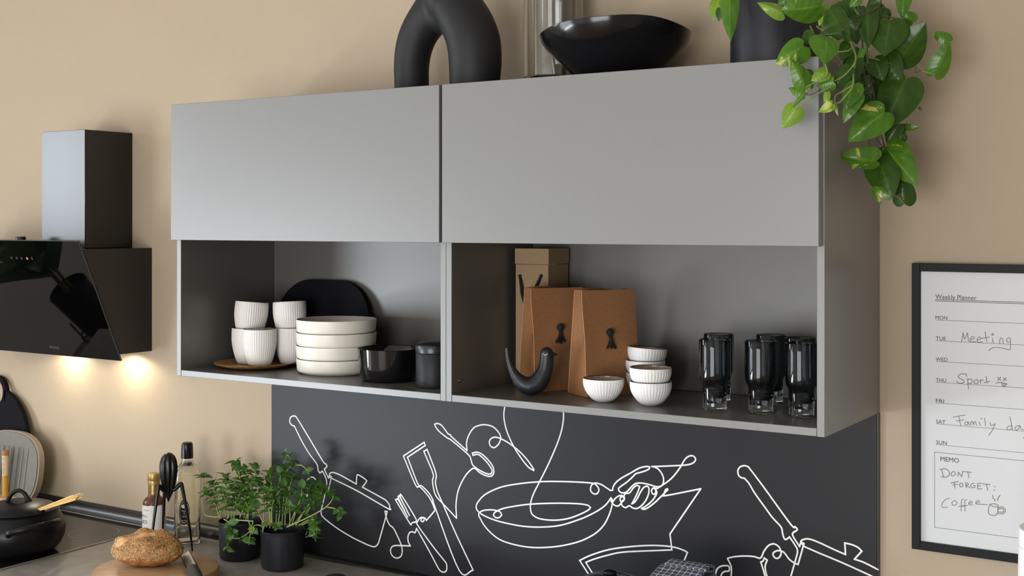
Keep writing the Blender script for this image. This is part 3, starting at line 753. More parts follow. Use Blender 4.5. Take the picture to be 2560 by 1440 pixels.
dirs = [v.co.copy() for v in bm.verts]
for v in bm.verts: v.co = bread(v.co)
lo_ = obj('crust', bm, 'crust', ld2, angle=180); lo_.data.materials.append(M['crumb'])
for p in lo_.data.polygons:
    c = sum((dirs[i] for i in p.vertices), Vector()) / len(p.vertices)
    if is_cut(c.normalized()): p.material_index = 1
SEED = {'seed_tan': bmesh.new(), 'seed_gold': bmesh.new(), 'seed_dark': bmesh.new()}
cnt = 0
while cnt < 8000:
    d = Vector((random.gauss(0, 1), random.gauss(0, 1), random.gauss(0, 1))).normalized()
    if d.z < -.25 + .12 * noise.noise(d * 4) or is_cut(d): continue
    if random.random() < .25 and d.z < .0: continue
    p = bread(d); e = .01; t1 = d.orthogonal().normalized(); t2 = d.cross(t1)
    nn = (bread((d + t1 * e).normalized()) - p).cross(bread((d + t2 * e).normalized()) - p).normalized()
    if nn.dot(d) < 0: nn = -nn
    kind = random.choices(list(SEED), (.45, .27, .28))[0]; bmx = SEED[kind]
    u = nn.orthogonal().normalized(); u = Matrix.Rotation(random.uniform(0, 6.3), 3, nn) @ u; v_ = nn.cross(u)
    L_, W_ = (.0017, .0010) if kind != 'seed_dark' else (.0011, .0009)
    q = p + nn * .0003
    vs = [bmx.verts.new(q + u * L_), bmx.verts.new(q + v_ * W_), bmx.verts.new(q - u * L_ * .8), bmx.verts.new(q - v_ * W_), bmx.verts.new(q + nn * .0009)]
    for j in range(4): bmx.faces.new((vs[j], vs[(j + 1) % 4], vs[4]))
    cnt += 1
for k, b_ in SEED.items(): obj({'seed_tan': 'sesame_seeds', 'seed_gold': 'golden_seeds', 'seed_dark': 'poppy_seeds'}[k], b_, k, ld2, angle=180, kind='stuff')

ga = atz(463, 1384, ZBB + .020); gb = atz(492, 1452, ZBB + .012)
gd = (gb - ga); gd.z = 0; gl_ = gd.length; gd.normalize()
gt = thing('hand_grater', 'narrow steel hand grater with ribbed black handle lying on the board', 'grater', (ga.x, ga.y, ZBB), math.atan2(gd.y, gd.x))
tilt = Matrix.Translation((0, 0, .0125)) @ Matrix.Rotation(math.radians(32), 4, 'X')
tl_ = Matrix.Translation((0, 0, .020)) @ Matrix.Rotation(math.radians(28), 4, 'X')
GL = .148
obj('frame', box(-.004, GL, -.0150, -.0118, -.004, .003, .001, mtx=tl_), 'plastic_black', gt)
obj('frame', box(-.004, GL, .0118, .0150, -.004, .003, .001, mtx=tl_), 'plastic_black', gt)
obj('blade', box(0, GL, -.0116, .0116, .0000, .0012, .0003, mtx=tl_), 'steel', gt, label='steel grating blade')
bm = bmesh.new()
for i in range(37):
    for j in range(6):
        x = .003 + i * .0038; y = -.0093 + j * .0036 + (.0018 if i % 2 else 0)
        vs = [bm.verts.new(tl_ @ Vector(q)) for q in ((x, y - .0012, .0013), (x, y + .0012, .0013), (x + .0022, y, .0013))]
        bm.faces.new(vs)
obj('grater_holes', bm, 'label_black', gt, smooth=False, kind='stuff')
hp = [tl_ @ Vector((GL - .006 + k * .003, 0, 0)) for k in range(44)]
obj('handle', tube(hp, [.0135 + (.0010 if (k // 2) % 2 else 0) + .002 * math.sin(k / 43 * PI) if k > 4 else .008 + k * .0012 for k in range(44)], 24, flat=.8), 'rubber', gt, angle=50, label='ribbed black handle')

jc = Vector((-.225, -.200, ZW))
jq = thing('citrus_juicer', 'black three-legged citrus juicer with ribbed teardrop head behind the loaf', 'juicer', jc, YAW)
prof = [(0, .290), (.006, .2892), (.013, .285), (.019, .277), (.0228, .265), (.0245, .250), (.0242, .236), (.0225, .220), (.0195, .204), (.0160, .188), (.0130, .175), (.0095, .165), (.0050, .155), (.0022, .148), (0, .144)]
obj('head', lathe(prof, 100, 10, .0027, lambda z: min(1, max(0, (.288 - z) / .03)) * min(1, max(0, (z - .160) / .03))), 'plastic_black', jq, angle=60)
for k in range(3):
    a = k * 2 * PI / 3
    P3 = lambda r, z: (r * math.cos(a), r * math.sin(a), z)
    pts = spline([P3(.008, .178), P3(.020, .183), P3(.029, .192), P3(.0345, .1985)], 4)[:-1] + spline([P3(.0365, .1985), P3(.0395, .192), P3(.048, .150), P3(.058, .095), P3(.066, .04), P3(.070, .0005)], 5)
    obj('leg', tube(pts, [.0062, .0060, .0058, .0060, .0054, .0046, .0038, .0030, .0024], 10), 'plastic_black', jq)

bp_ = aty = at(385, 1330, -.105)
bq = thing('vinegar_bottle', 'small amber vinegar bottle with gold cap and white label behind loaf', 'bottle', (bp_.x, -.105, ZW), YAW * .6)
obj('glass', lathe([(0, .0003), (.032, .0003), (.0345, .003), (.0345, .098), (.0330, .108), (.0270, .118), (.0190, .124), (.0165, .130), (.0160, .172), (0, .172)], 48), 'amber', bq)
obj('label', lathe([(.0346, .012), (.0350, .012), (.0350, .101), (.0346, .101), (.0346, .012)], 64), 'label', bq, label='white paper label')
obj('neck_foil', lathe([(.0166, .131), (.0172, .131), (.0172, .160), (.0166, .160)], 40), 'gold', bq, label='patterned gold neck foil')
obj('cap_ring', lathe([(.0160, .1605), (.0185, .1605), (.0188, .163), (.0188, .171), (.0182, .1735), (.0160, .1735)], 40), 'cork_gold', bq)
obj('cap', lathe([(0, .1740), (.0180, .1740), (.0190, .176), (.0190, .191), (.0180, .194), (.0150, .1952), (0, .1952)], 40), 'cork_gold', bq)


def wrap_text(body, m, parent, R, zc, height, a0, width=None):
    o = text('lettering', body, m, parent, (0, 0, 0), (1, 0, 0), (0, 0, 1), width=width, height=height, ext=0)
    xs = [v.co.x for v in o.data.vertices]; mid = (min(xs) + max(xs)) / 2
    for v in o.data.vertices:
        a = a0 + (v.co.x - mid) / R; v.co = Vector((R * math.cos(a), R * math.sin(a), zc + v.co.z))
    return o


wrap_text('DISTILLERY', 'ink', bq, .0353, .086, .0026, -PI / 2 - .20, .021)
wrap_text('BALSAMICO', 'ink', bq, .0353, .066, .0062, -PI / 2 - .71, .043)
wrap_text('BIANCO', 'ink', bq, .0353, .046, .0115, -PI / 2 - .61, .036)

ob = at(468, 1340, -.100)
oq = thing('oil_bottle', 'tall clear bottle of pale oil with black cap and oval label', 'bottle', (ob.x, -.100, ZW), YAW + .35)


def sq_ring(bm, hw, z, e=5, n=48):
    return [bm.verts.new((*sup(2 * PI * k / n, hw, hw, e), z)) for k in range(n)]


def sq_loft(levels, cap_bottom=True, cap_top=True):
    bm = bmesh.new(); R_ = [sq_ring(bm, h, z, e) for h, z, e in levels]
    for A_, B_ in zip(R_, R_[1:]):
        for k in range(48): bm.faces.new((A_[k], A_[(k + 1) % 48], B_[(k + 1) % 48], B_[k]))
    if cap_bottom: bm.faces.new(R_[0][::-1])
    if cap_top: bm.faces.new(R_[-1])
    return bm


obj('glass', sq_loft([(.034, .0003, 5), (.0365, .003, 5), (.037, .02, 5), (.037, .200, 5), (.0355, .214, 4.5), (.030, .226, 3.5), (.022, .236, 2.6), (.0165, .245, 2), (.0158, .262, 2), (.0158, .268, 2),
                      (.0130, .268, 2), (.0130, .247, 2), (.019, .233, 2.6), (.0275, .223, 3.5), (.0325, .212, 4.5), (.0338, .200, 5), (.0338, .020, 5), (.031, .012, 5)]), 'oil_glass', oq, angle=50)
obj('oil', sq_loft([(.0305, .0125, 5), (.0336, .0205, 5), (.0336, .200, 5), (.0323, .2118, 4.5), (.0273, .2228, 3.5), (.0188, .2328, 2.6), (.0140, .243, 2)]), 'oil', oq, angle=50)
obj('cap', lathe([(0, .3025), (.0125, .3025), (.0150, .300), (.0165, .296), (.0172, .282), (.0178, .262), (.0178, .255), (.0162, .255), (.0162, .2685), (0, .2685)], 40, 20, .0002), 'plastic_black', oq)
obj('label', prism([(.0155 * math.cos(2 * PI * k / 40), .100 + .038 * math.sin(2 * PI * k / 40)) for k in range(40)], .0005, lambda a, b, c: (a - .012, -.0371 - c, b)), 'label_black', oq, smooth=False, label='black oval label')
bm = bmesh.new()
for r1, r2 in ((.86, .82),):
    va = [bm.verts.new((-.012 + .0155 * r1 * math.cos(2 * PI * k / 40), -.0378, .100 + .038 * r1 * math.sin(2 * PI * k / 40))) for k in range(40)]
    vb = [bm.verts.new((-.012 + .0155 * r2 * math.cos(2 * PI * k / 40), -.0378, .100 + .038 * r2 * math.sin(2 * PI * k / 40))) for k in range(40)]
    for k in range(40): bm.faces.new((va[k], va[(k + 1) % 40], vb[(k + 1) % 40], vb[k]))
vc = [bm.verts.new((-.012 + .0085 * math.cos(2 * PI * k / 24), -.0378, .118 + .0058 * math.sin(2 * PI * k / 24))) for k in range(24)]; bm.faces.new(vc)
obj('label_border', bm, 'label', oq, smooth=False)
for s_, zz, wd in (('Huile', .102, .014), ('&', .094, .004), ('FINE', .085, .012), ('selection', .074, .016)):
    text('lettering', s_, 'label', oq, (-.012, -.0378, zz), (1, 0, 0), (0, 0, 1), width=wd, align='CENTER')


# ------------------------------------------------------------------ mint pots
def mint_leaf_mesh(seed, L_=.034, W_=.0125):
    rnd = random.Random(seed); me = bpy.data.meshes.new('mint_leaf'); vs, fs, uvs = [], [], []
    nt_, ns = 9, 4; bend = rnd.uniform(.15, .5); fold = rnd.uniform(.15, .4)
    for i in range(nt_ + 1):
        t = i / nt_; wdt = W_ * (math.sin(PI * min(1, t * .93 + .05) ** .8)) ** .9
        if i % 2: wdt *= 1.10
        if i == nt_: wdt = .0003
        for j in range(-ns // 2, ns // 2 + 1):
            s = j / (ns / 2); vs.append((t * L_, s * wdt, abs(s) * wdt * fold - bend * L_ * t * t + .0006 * math.sin(i * 2.3 + j))); uvs.append((.5 + s / 2, t))
    for i in range(nt_):
        for j in range(ns):
            a = i * (ns + 1) + j; fs.append((a, a + 1, a + ns + 2, a + ns + 1))
    me.from_pydata(vs, [], fs); ul = me.uv_layers.new(name='UVMap')
    for lp in me.loops: ul.data[lp.index].uv = uvs[lp.vertex_index]
    me.polygons.foreach_set('use_smooth', [True] * len(me.polygons))
    return me


MINT = []
for k in range(8):
    me = mint_leaf_mesh(k, random.uniform(.027, .035), random.uniform(.0088, .0114)); me.materials.append(M[('mint_a', 'mint_b', 'mint_a', 'mint_a', 'mint_b', 'mint_a', 'mint_a', 'mint_y')[k]]); MINT.append(me)


def zM(u, v): return (460 + u / 4, 1080 + v / 4)


def mint(root_loc, label, stems, pot_r):
    t = thing('potted_mint', label, 'plant', root_loc, 0, 'potted mint on the worktop')
    R_ = pot_r; H = .108
    obj('pot', lathe([(0, .0004), (R_ - .010, .0004), (R_ - .005, .003), (R_ - .0025, .010), (R_ - .0010, H - .012), (R_ + .0004, H - .005), (R_ + .0012, H - .002), (R_, H), (R_ - .002, H - .001), (R_ - .0035, H - .008), (R_ - .005, .02), (R_ - .008, .008), (0, .007)], 64), 'planter', t, label='dark grey metal pot')
    obj('soil', lathe([(0, H - .022), (R_ * .5, H - .020), (R_ - .0045, H - .024), (R_ - .006, H - .035), (0, H - .035)], 32), 'soil', t)
    org = Vector(root_loc)
    for st in stems:
        pts, dy0, dy1, sc, hang = st['p'], st.get('y0', 0), st.get('y1', 0), st.get('s', 1), st.get('lv', 5)
        hang = hang + 2 if hang >= 4 else hang
        n = len(pts); W = []
        for i, p in enumerate(pts):
            y = org.y + dy0 + (dy1 - dy0) * i / max(1, n - 1)
            W.append(at(*zM(*p), min(y, -.028)) - org)
        sp_ = spline(W, 6)
        obj('stem', tube(sp_, [.0019, .0010], 6), 'stem', t)
        tot = len(sp_); i0 = st.get('from', .30)
        yel = st.get('yel', False)
        for q in range(hang):
            f_ = i0 + (1 - i0) * q / max(1, hang - 1); idx = min(tot - 2, int(f_ * (tot - 1)))
            p = sp_[idx]; tg = (sp_[idx + 1] - sp_[idx]).normalized(); top = q == hang - 1
            side = tg.orthogonal().normalized(); side = Matrix.Rotation(q * PI / 2 + random.uniform(-.5, .5), 3, tg) @ side
            ks = (0, 1, 2, 3) if top else (0, 1)
            for k_ in ks:
                ang = k_ * (PI / 2 if top else PI) + random.uniform(-.35, .35)
                out = Matrix.Rotation(ang, 3, tg) @ side
                lift = .75 if top else .35
                xd = (out + tg * lift + Vector((0, 0, random.uniform(-.25, .15))) + Vector((0, -.12, 0))).normalized()
                if (org + p + xd * .04).y > -.018: xd.y = -abs(xd.y); xd.normalize()
                up = (tg + Vector((0, -.35, .8)) + Vector((random.uniform(-.35, .35), random.uniform(-.3, .3), 0))).normalized()
                yd = up.cross(xd).normalized(); zd = xd.cross(yd)
                k2 = sc * random.uniform(.72, 1.08) * (.7 if top and k_ > 1 else 1) * (1 if q > 0 else .9)
                o = new_obj('leaf', MINT[7] if yel and random.random() < .6 else MINT[random.randrange(7)], t)
                o.matrix_local = Matrix.Translation(p) @ Matrix((xd, yd, zd)).transposed().to_4x4() @ Matrix.Scale(k2, 4)
    return t


random.seed(21)
pb = atz(600, 1393, ZW)
mint((pb.x, pb.y, ZW), 'mint plant in the left, rear dark pot next to the oil bottle', [
    {'p': [(350, 850), (290, 850), (205, 820), (182, 680), (188, 540), (192, 440)], 'y0': -.03, 'y1': -.02, 'lv': 2, 'from': .97, 's': 1.1},
    {'p': [(470, 860), (540, 640), (560, 470), (530, 340), (512, 300)], 'y1': .04, 'lv': 5},
    {'p': [(420, 860), (400, 650), (420, 500), (425, 450)], 'y1': .02, 'lv': 5},
    {'p': [(380, 850), (330, 680), (300, 560), (280, 510)], 'y1': 0, 'lv': 5},
    {'p': [(370, 850), (300, 720), (240, 640), (225, 600)], 'y0': -.03, 'y1': -.02, 'lv': 4},
    {'p': [(560, 860), (600, 620), (625, 440), (615, 360)], 'y1': .05, 'lv': 5},
    {'p': [(600, 860), (670, 620), (710, 430), (725, 350)], 'y1': .04, 'lv': 5},
    {'p': [(500, 860), (520, 700), (500, 560), (480, 500)], 'y0': -.03, 'y1': -.04, 'lv': 5},
    {'p': [(430, 870), (520, 720), (560, 600), (580, 540)], 'y0': -.04, 'y1': -.03, 'lv': 5},
    {'p': [(620, 870), (660, 700), (670, 560), (680, 480)], 'y0': -.02, 'y1': -.03, 'lv': 5},
    {'p': [(360, 860), (330, 780), (320, 740), (300, 700)], 'y0': -.05, 'y1': -.05, 'lv': 3},
    {'p': [(640, 870), (640, 760), (610, 690)], 'y0': -.05, 'y1': -.06, 'lv': 3},
    {'p': [(520, 880), (660, 890), (690, 900), (650, 1000), (560, 1060), (470, 1070), (440, 1120), (435, 1150)], 'y0': -.062, 'y1': -.085, 'lv': 3, 'from': .55, 's': .9},
    {'p': [(640, 880), (665, 950), (660, 1040), (655, 1080)], 'y0': -.065, 'y1': -.075, 'lv': 2, 'from': .8, 's': .8},
    {'p': [(400, 870), (440, 900), (470, 960), (490, 1000)], 'y0': -.066, 'y1': -.075, 'lv': 3, 'from': .4, 's': 1.0},
    {'p': [(560, 860), (600, 760), (660, 700), (700, 640)], 'y0': -.03, 'y1': -.06, 'lv': 4},
    {'p': [(450, 860), (440, 760), (410, 680), (390, 600)], 'y0': -.04, 'y1': -.06, 'lv': 4},
    {'p': [(480, 860), (560, 640), (600, 480)], 'y0': .02, 'y1': .03, 'lv': 4},
], .0610)
pf = atz(706, 1417, ZW)
mint((pf.x, pf.y, ZW), 'mint plant in the front dark pot before the charcoal splashback', [
    {'p': [(980, 930), (1000, 640), (1005, 440), (1060, 350), (1100, 290)], 'y1': .04, 'lv': 4, 'from': .5},
    {'p': [(1090, 340), (1060, 250), (1010, 225)], 'y0': .04, 'y1': .03, 'lv': 2, 'from': .5, 's': .9},
    {'p': [(1110, 330), (1190, 340), (1250, 430), (1250, 500)], 'y0': .04, 'y1': .02, 'lv': 3, 'from': .5, 's': .7},
    {'p': [(1050, 930), (1180, 660), (1290, 580), (1340, 520)], 'y1': .02, 'lv': 4, 'from': .4},
    {'p': [(1090, 930), (1250, 740), (1350, 640), (1400, 560)], 'y1': .0, 'lv': 4, 'from': .4},
    {'p': [(1030, 950), (1250, 850), (1420, 750), (1490, 660), (1480, 600)], 'y0': -.055, 'y1': -.05, 'lv': 3, 'from': .72, 's': 1.0},
    {'p': [(1430, 750), (1520, 770), (1570, 820)], 'y0': -.05, 'y1': -.05, 'lv': 2, 'from': .6, 's': .9},
    {'p': [(860, 930), (880, 640), (870, 480), (860, 390)], 'y1': .04, 'lv': 5, 'from': .3},
    {'p': [(920, 930), (940, 640), (960, 480), (970, 410)], 'y1': .03, 'lv': 5},
    {'p': [(800, 930), (800, 700), (780, 560), (760, 470)], 'y0': -.02, 'y1': .01, 'lv': 5},
    {'p': [(880, 940), (880, 760), (920, 640), (1000, 540)], 'y0': -.05, 'y1': -.04, 'lv': 4},
    {'p': [(870, 940), (850, 760), (850, 640), (845, 590)], 'y0': -.05, 'y1': -.06, 'lv': 4, 'from': .5},
    {'p': [(1010, 930), (1020, 720), (1060, 540), (1085, 440)], 'y0': -.01, 'y1': 0, 'lv': 4, 'from': .5},
    {'p': [(1080, 930), (1130, 760), (1170, 650), (1180, 560)], 'y0': -.02, 'y1': -.03, 'lv': 4},
    {'p': [(1120, 930), (1200, 800), (1240, 740), (1260, 700)], 'y0': -.04, 'y1': -.04, 'lv': 3},
    {'p': [(1150, 930), (1250, 880), (1320, 890), (1330, 960), (1325, 1050)], 'y0': -.03, 'y1': -.02, 'lv': 5, 'from': .35, 's': .85},
    {'p': [(1180, 930), (1260, 900), (1290, 960), (1300, 1010)], 'y0': -.02, 'y1': -.01, 'lv': 4, 'from': .4, 's': .8},
    {'p': [(830, 950), (770, 860), (750, 800), (740, 760)], 'y0': -.05, 'y1': -.06, 'lv': 2, 'from': .6},
    {'p': [(860, 960), (850, 930), (810, 920)], 'y0': -.055, 'y1': -.07, 'lv': 1, 'from': .9, 'yel': True, 's': .95},
    {'p': [(890, 960), (900, 945), (940, 945)], 'y0': -.055, 'y1': -.07, 'lv': 1, 'from': .9, 'yel': False, 's': .9},
    {'p': [(780, 940), (730, 930), (700, 940), (690, 960)], 'y0': -.055, 'y1': -.07, 'lv': 1, 'from': .9, 'yel': True, 's': .9},
    {'p': [(940, 940), (960, 760), (940, 620)], 'y0': -.02, 'y1': -.02, 'lv': 4, 'from': .4},
    {'p': [(1060, 930), (1060, 800), (1050, 740)], 'y0': -.04, 'y1': -.06, 'lv': 2, 'from': .6},
], .0615)

# ------------------------------------------------------------------ things at the lower picture edge
tp = at(1525, 1431, -.30)
kp = thing('stock_pot', 'black lidded pot at the lower edge, only its knob in view', 'pot', (tp.x, -.30, ZW)); kp.scale = (.86, .86, 1)
h = tp.z - ZW
obj('body', lathe([(0, .0004), (.085, .0004), (.095, .006), (.10, .03), (.10, h - .045), (.103, h - .042), (.100, h - .040), (.096, h - .042), (.096, .02), (0, .012)], 64), 'gloss_black', kp)
ld3 = obj('lid', lathe([(.104, h - .0395), (.105, h - .036), (.095, h - .026), (.07, h - .014), (.04, h - .006), (.015, h - .003), (0, h - .003), (0, h - .006), (.07, h - .020), (.104, h - .0395)], 64), 'gloss_black', kp)
obj('knob', lathe([(0, h + .0075), (.010, h + .0070), (.0165, h + .004), (.0185, h), (.0165, h - .0035), (.009, h - .0045), (.007, h - .005), (0, h - .005)], 32), 'gloss_black', ld3)
sc_ = at(838, 1436.5, -.30)
sl_ = thing('salt_cellar', 'small black lidded salt cellar, its lid just above the lower edge', 'salt cellar', (sc_.x, -.30, ZW))
h = sc_.z - ZW
obj('body', lathe([(0, .0004), (.026, .0004), (.029, .003), (.030, h - .022), (.028, h - .020), (.026, h - .022), (.026, .006), (0, .006)], 40), 'satin_black', sl_)
obj('lid', lathe([(0, h - .0195), (.031, h - .0195), (.032, h - .012), (.027, h - .005), (.015, h - .001), (0, h)], 40), 'satin_black', sl_)

tw0 = at(1655, 1403, -.235)
bxb = thing('storage_box', 'black storage box under the checked towel, below the picture edge', 'box', (tw0.x + .06, -.235, ZW))
hB = tw0.z - ZW - .034
obj('body', box(-.068, .048, -.045, .075, .0004, hB - .03, .004, 2), 'satin_black', bxb)
obj('lid', box(-.070, .050, -.047, .077, hB - .0297, hB - .0005, .005, 2), 'satin_black', bxb)
tw = thing('checked_towel', 'folded blue grey tea towel with white grid lines at the lower edge', 'towel', (tw0.x - .006, -.235, tw0.z - .007))


def cloth_slab(path, thick, length, x0=0.0, skew=0.0):
    P = [Vector((0, a, b)) for a, b in path]; P = spline(P, 5); n = len(P); bm = bmesh.new(); uvl = bm.loops.layers.uv.new('UVMap')
    s = [0]
    for i in range(1, n): s.append(s[-1] + (P[i] - P[i - 1]).length)
    NX = 14
    def off(i, sgn):
        t = (P[min(i + 1, n - 1)] - P[max(i - 1, 0)]).normalized(); return P[i] + Vector((0, -t.z, t.y)) * thick / 2 * sgn
    rows = {}
    for sgn in (1, -1):
        for i in range(n):
            for k in range(NX + 1):
                q = off(i, sgn); x = x0 + skew * s[i] + length * k / NX
                q = q + Vector((x, 0, .0004 * math.sin(k * 1.3 + i * .4)))
                rows[(sgn, i, k)] = bm.verts.new(q)
    def face(vs, uv):
        f = bm.faces.new(vs)
        for l, u in zip(f.loops, uv): l[uvl].uv = u
    for sgn in (1, -1):
        for i in range(n - 1):
            for k in range(NX):
                face([rows[(sgn, i, k)], rows[(sgn, i + 1, k)], rows[(sgn, i + 1, k + 1)], rows[(sgn, i, k + 1)]],
                     [(x0 + length * a / NX, s[b]) for a, b in ((k, i), (k, i + 1), (k + 1, i + 1), (k + 1, i))])
    for k in (0, NX):
        for i in range(n - 1):
            face([rows[(1, i, k)], rows[(1, i + 1, k)], rows[(-1, i + 1, k)], rows[(-1, i, k)]], [(.002, s[i]), (.002, s[i + 1]), (.004, s[i + 1]), (.004, s[i])])
    for i in (0, n - 1):
        for k in range(NX):
            face([rows[(1, i, k)], rows[(1, i, k + 1)], rows[(-1, i, k + 1)], rows[(-1, i, k)]], [(length * k / NX, s[i]), (length * (k + 1) / NX, s[i]), (length * (k + 1) / NX, s[i]), (length * k / NX, s[i])])
    return bm


obj('fold', cloth_slab([(.060, -.022), (.030, -.020), (.0, -.018), (-.030, -.019), (-.052, -.030), (-.060, -.075), (-.062, -.130)], .006, .108), 'cloth', tw, angle=60)
obj('fold', cloth_slab([(.055, -.013), (.030, -.008), (.012, -.004), (-.006, -.006), (-.020, -.010), (-.045, -.0155), (-.060, -.032), (-.068, -.070), (-.070, -.120)], .0055, .104, .001), 'cloth', tw, angle=60)
obj('fold', cloth_slab([(.060, -.010), (.045, .001), (.030, .003), (.016, .0015), (.006, -.0005)], .005, .098, .010), 'cloth', tw, angle=60)

wc = at(2548, 1312, -.52)
wcn = thing('canister', 'tall white canister cut off at the right edge before the planner', 'canister', (wc.x + .062, -.52, ZW))
h = wc.z - ZW
obj('body', lathe([(0, .0004), (.0655, .0004), (.068, .003), (.0625, h - .030), (0, h - .030)], 64), 'white', wcn)
obj('lid', lathe([(0, h - .0295), (.0625, h - .0295), (.0622, h - .0015), (.0605, h), (0, h)], 64), 'white', wcn)

# ------------------------------------------------------------------ left cabinet contents
pl = atz(640, 918, ZS)
pw = thing('wooden_plate', 'round brown wooden plate under the fluted mugs', 'plate', (pl.x, pl.y, ZS), .4)
obj('plate', lathe([(0, .0004), (.070, .0004), (.095, .006), (.112, .0125), (.1145, .0145), (.113, .0155), (.098, .0105), (.075, .0065), (0, .0060)], 80), 'wood_plate', pw)
ZP = ZS + .0066


def fluted(name, label, cat, group, loc, H, Rb, Rm, Rr, zm, ridges, amp, body_m, thick, prof_pow=1.6):
    t = thing(name, label, cat, loc, 0, group)
    prof = [(0, .0004), (Rb - .003, .0004), (Rb, .002)]
    for k in range(1, 13):
        u = k / 12; z = .002 + (H - .004) * u
        if z < zm: q = z / zm; r = Rb + (Rm - Rb) * (1 - (1 - q) ** prof_pow)
        else: r = Rm + (Rr - Rm) * ((z - zm) / (H - zm)) ** 1.5
        prof.append((r, z))
    prof += [(Rr - .0004, H - .0012)]
    obj('body', lathe(prof, ridges * 6, ridges, amp, lambda z: min(1, z / .006) * min(1, max(0, (H - .0035 - z) / .004))), body_m, t, angle=70)
    ip = [(Rr - .0010, H - .0012)] + [(r - thick, z) for r, z in reversed(prof[3:-1]) if z > .012 and z < H - .004] + [(Rb - thick - .003, .0065), (0, .006)]
    obj('rim', lathe([(Rr - .0005, H - .0012), (Rr - .0003, H - .0004), (Rr - .0009, H), (Rr - .0018, H - .0003), (Rr - .0024, H - .0016)], 72), 'dark_rim', t)
    ip[0] = (Rr - .0024, H - .0016)
    obj('inside_glaze', lathe(ip, 72), 'taupe_glaze', t, label='glossy taupe glaze inside')
    return t


mf = atz(649, 913, ZP)
G = 'fluted white mugs on the wooden plate'
mug = fluted('fluted_mug', 'single fluted white mug in front on the wooden plate', 'mug', G, (mf.x, mf.y, ZP), .1015, .0305, .0462, .0455, .070, 44, .00045, 'mug_white', .0035)
b1 = atz(622, 909, ZP); b2 = atz(729, 908, ZP)
b1.x -= .004; b1.y += .003
dup(mug, (b1.x, b1.y, ZP), .3, 'fluted white mug at the bottom of the left stack on the plate')
dup(mug, (b1.x + .002, b1.y, ZP + .072), None, 'tilted fluted white mug on top of the left stack', rot=(math.radians(-3), math.radians(4.5), .6))
dup(mug, (b2.x, b2.y, ZP), .7, 'fluted white mug at the bottom of the right stack beside the cream bowls')
dup(mug, (b2.x - .003, b2.y, ZP + .072), None, 'tilted fluted white mug on top of the right stack', rot=(math.radians(-2), math.radians(-4), .2))

tt = at(800, 702, -.045)
tro = thing('oval_tray', 'black stadium-shaped tray leaning on the back of the left cabinet', 'tray', ((at(690, 800, -.05).x + at(917, 800, -.05).x) / 2 + .003, -.062, ZS))
hT = tt.z - ZS + .002; rr_ = hT / 2; hw_ = .172
out = [((hw_ - rr_) + rr_ * math.sin(PI * k / 24), rr_ + rr_ * math.cos(PI * k / 24)) for k in range(25)] + [(-(hw_ - rr_) - rr_ * math.sin(PI * k / 24), rr_ - rr_ * math.cos(PI * k / 24)) for k in range(25)]
rt2 = Matrix.Rotation(math.radians(-9), 3, 'X')
obj('tray', prism(out, .016, lambda a, b, c: rt2 @ Vector((a, c - .008, b + .0022)), bev=.0015), 'slate', tro, angle=30)

cb = atz(841, 930, ZS)
RB = .1068
labs = ['cream low bowl at the bottom of the stack of four', 'cream low bowl second from the bottom of the stack', 'cream low bowl third from the bottom of the stack', 'cream low bowl on top of the stack, its glossy inside showing']
for k in range(4):
    loc = (cb.x + (.001, -.0015, .001, 0)[k], cb.y + (0, .001, -.001, 0)[k], ZS + k * .0345)
    if k == 0:
        bwl = thing('low_bowl', labs[0], 'bowl', loc, 0, 'stack of cream low bowls')
        obj('body', lathe([(0, .0004), (.088, .0004), (.090, .0012), (.0905, .0040), (.1005, .0045), (.1040, .0075), (.1055, .014), (RB, .034), (RB, .0383), (RB - .001, .0392), (RB - .0022, .0388)], 96), 'cream', bwl)
        obj('inside_glaze', lathe([(RB - .0022, .0388), (RB - .004, .036), (.1005, .014), (.094, .0085), (0, .0075)], 96), 'cream_in', bwl, label='glossy greige glaze inside')
    else: dup(bwl, loc, k * .7, labs[k])

gq = atz(972, 950, ZS)
gb_ = thing('glass_bowl', 'shiny black glass bowl between cream stack and black jar', 'bowl', (gq.x, gq.y, ZS))
obj('bowl', lathe([(0, .0004), (.062, .0004), (.068, .003), (.0715, .010), (.0755, .040), (.0795, .0790), (.0798, .0815), (.0785, .0822), (.0768, .0805), (.0730, .042), (.068, .013), (.06, .008), (0, .007)], 80, wob=lambda a, r, z: .0006 * math.sin(3 * a) * (z > .07)), 'glass_black', gb_)
jq_ = atz(1087, 966, ZS)
jr = thing('lidded_jar', 'matt black lidded jar at the right end of the left shelf', 'jar', (jq_.x, jq_.y, ZS))
obj('body', lathe([(0, .0004), (.043, .0004), (.0455, .0015), (.0465, .005), (.0465, .0815), (.0455, .083), (0, .083)], 64), 'matte_black', jr)
obj('lid', lathe([(0, .0834), (.0460, .0834), (.0475, .0845), (.0478, .088), (.0476, .1005), (.0462, .1035), (.040, .1075), (.028, .1105), (.012, .1120), (0, .1122)], 64), 'satin_black', jr)

# ------------------------------------------------------------------ right cabinet contents
kb = thing('bottle_box', 'tall plain kraft carton with black cord handle behind the paper bags', 'box', (.978, -.069, ZS), 0)
obj('box_body', box(-.0475, .0475, -.049, .049, .0004, .2965, .0008), 'kraft_box', kb)
obj('lid', box(-.0490, .0490, -.0505, .0505, .2970, .3360, .0008), 'kraft_box', kb)
hp = [at(1300, 690, -.119), at(1301, 700, -.123), at(1303, 716, -.127), at(1306, 740, -.128), at(1318, 772, -.127), at(1330, 755, -.127), at(1337, 724, -.127), at(1347, 702, -.123), at(1353, 690, -.119)]
obj('cord_handle', tube(spline([p - kb.location for p in hp], 6), .0036, 8), 'rope', kb, label='black twisted cord handle')
for p in (hp[0], hp[-1]): obj('cord_knot', ball(p - kb.location, .0046, sub=2), 'rope', kb)


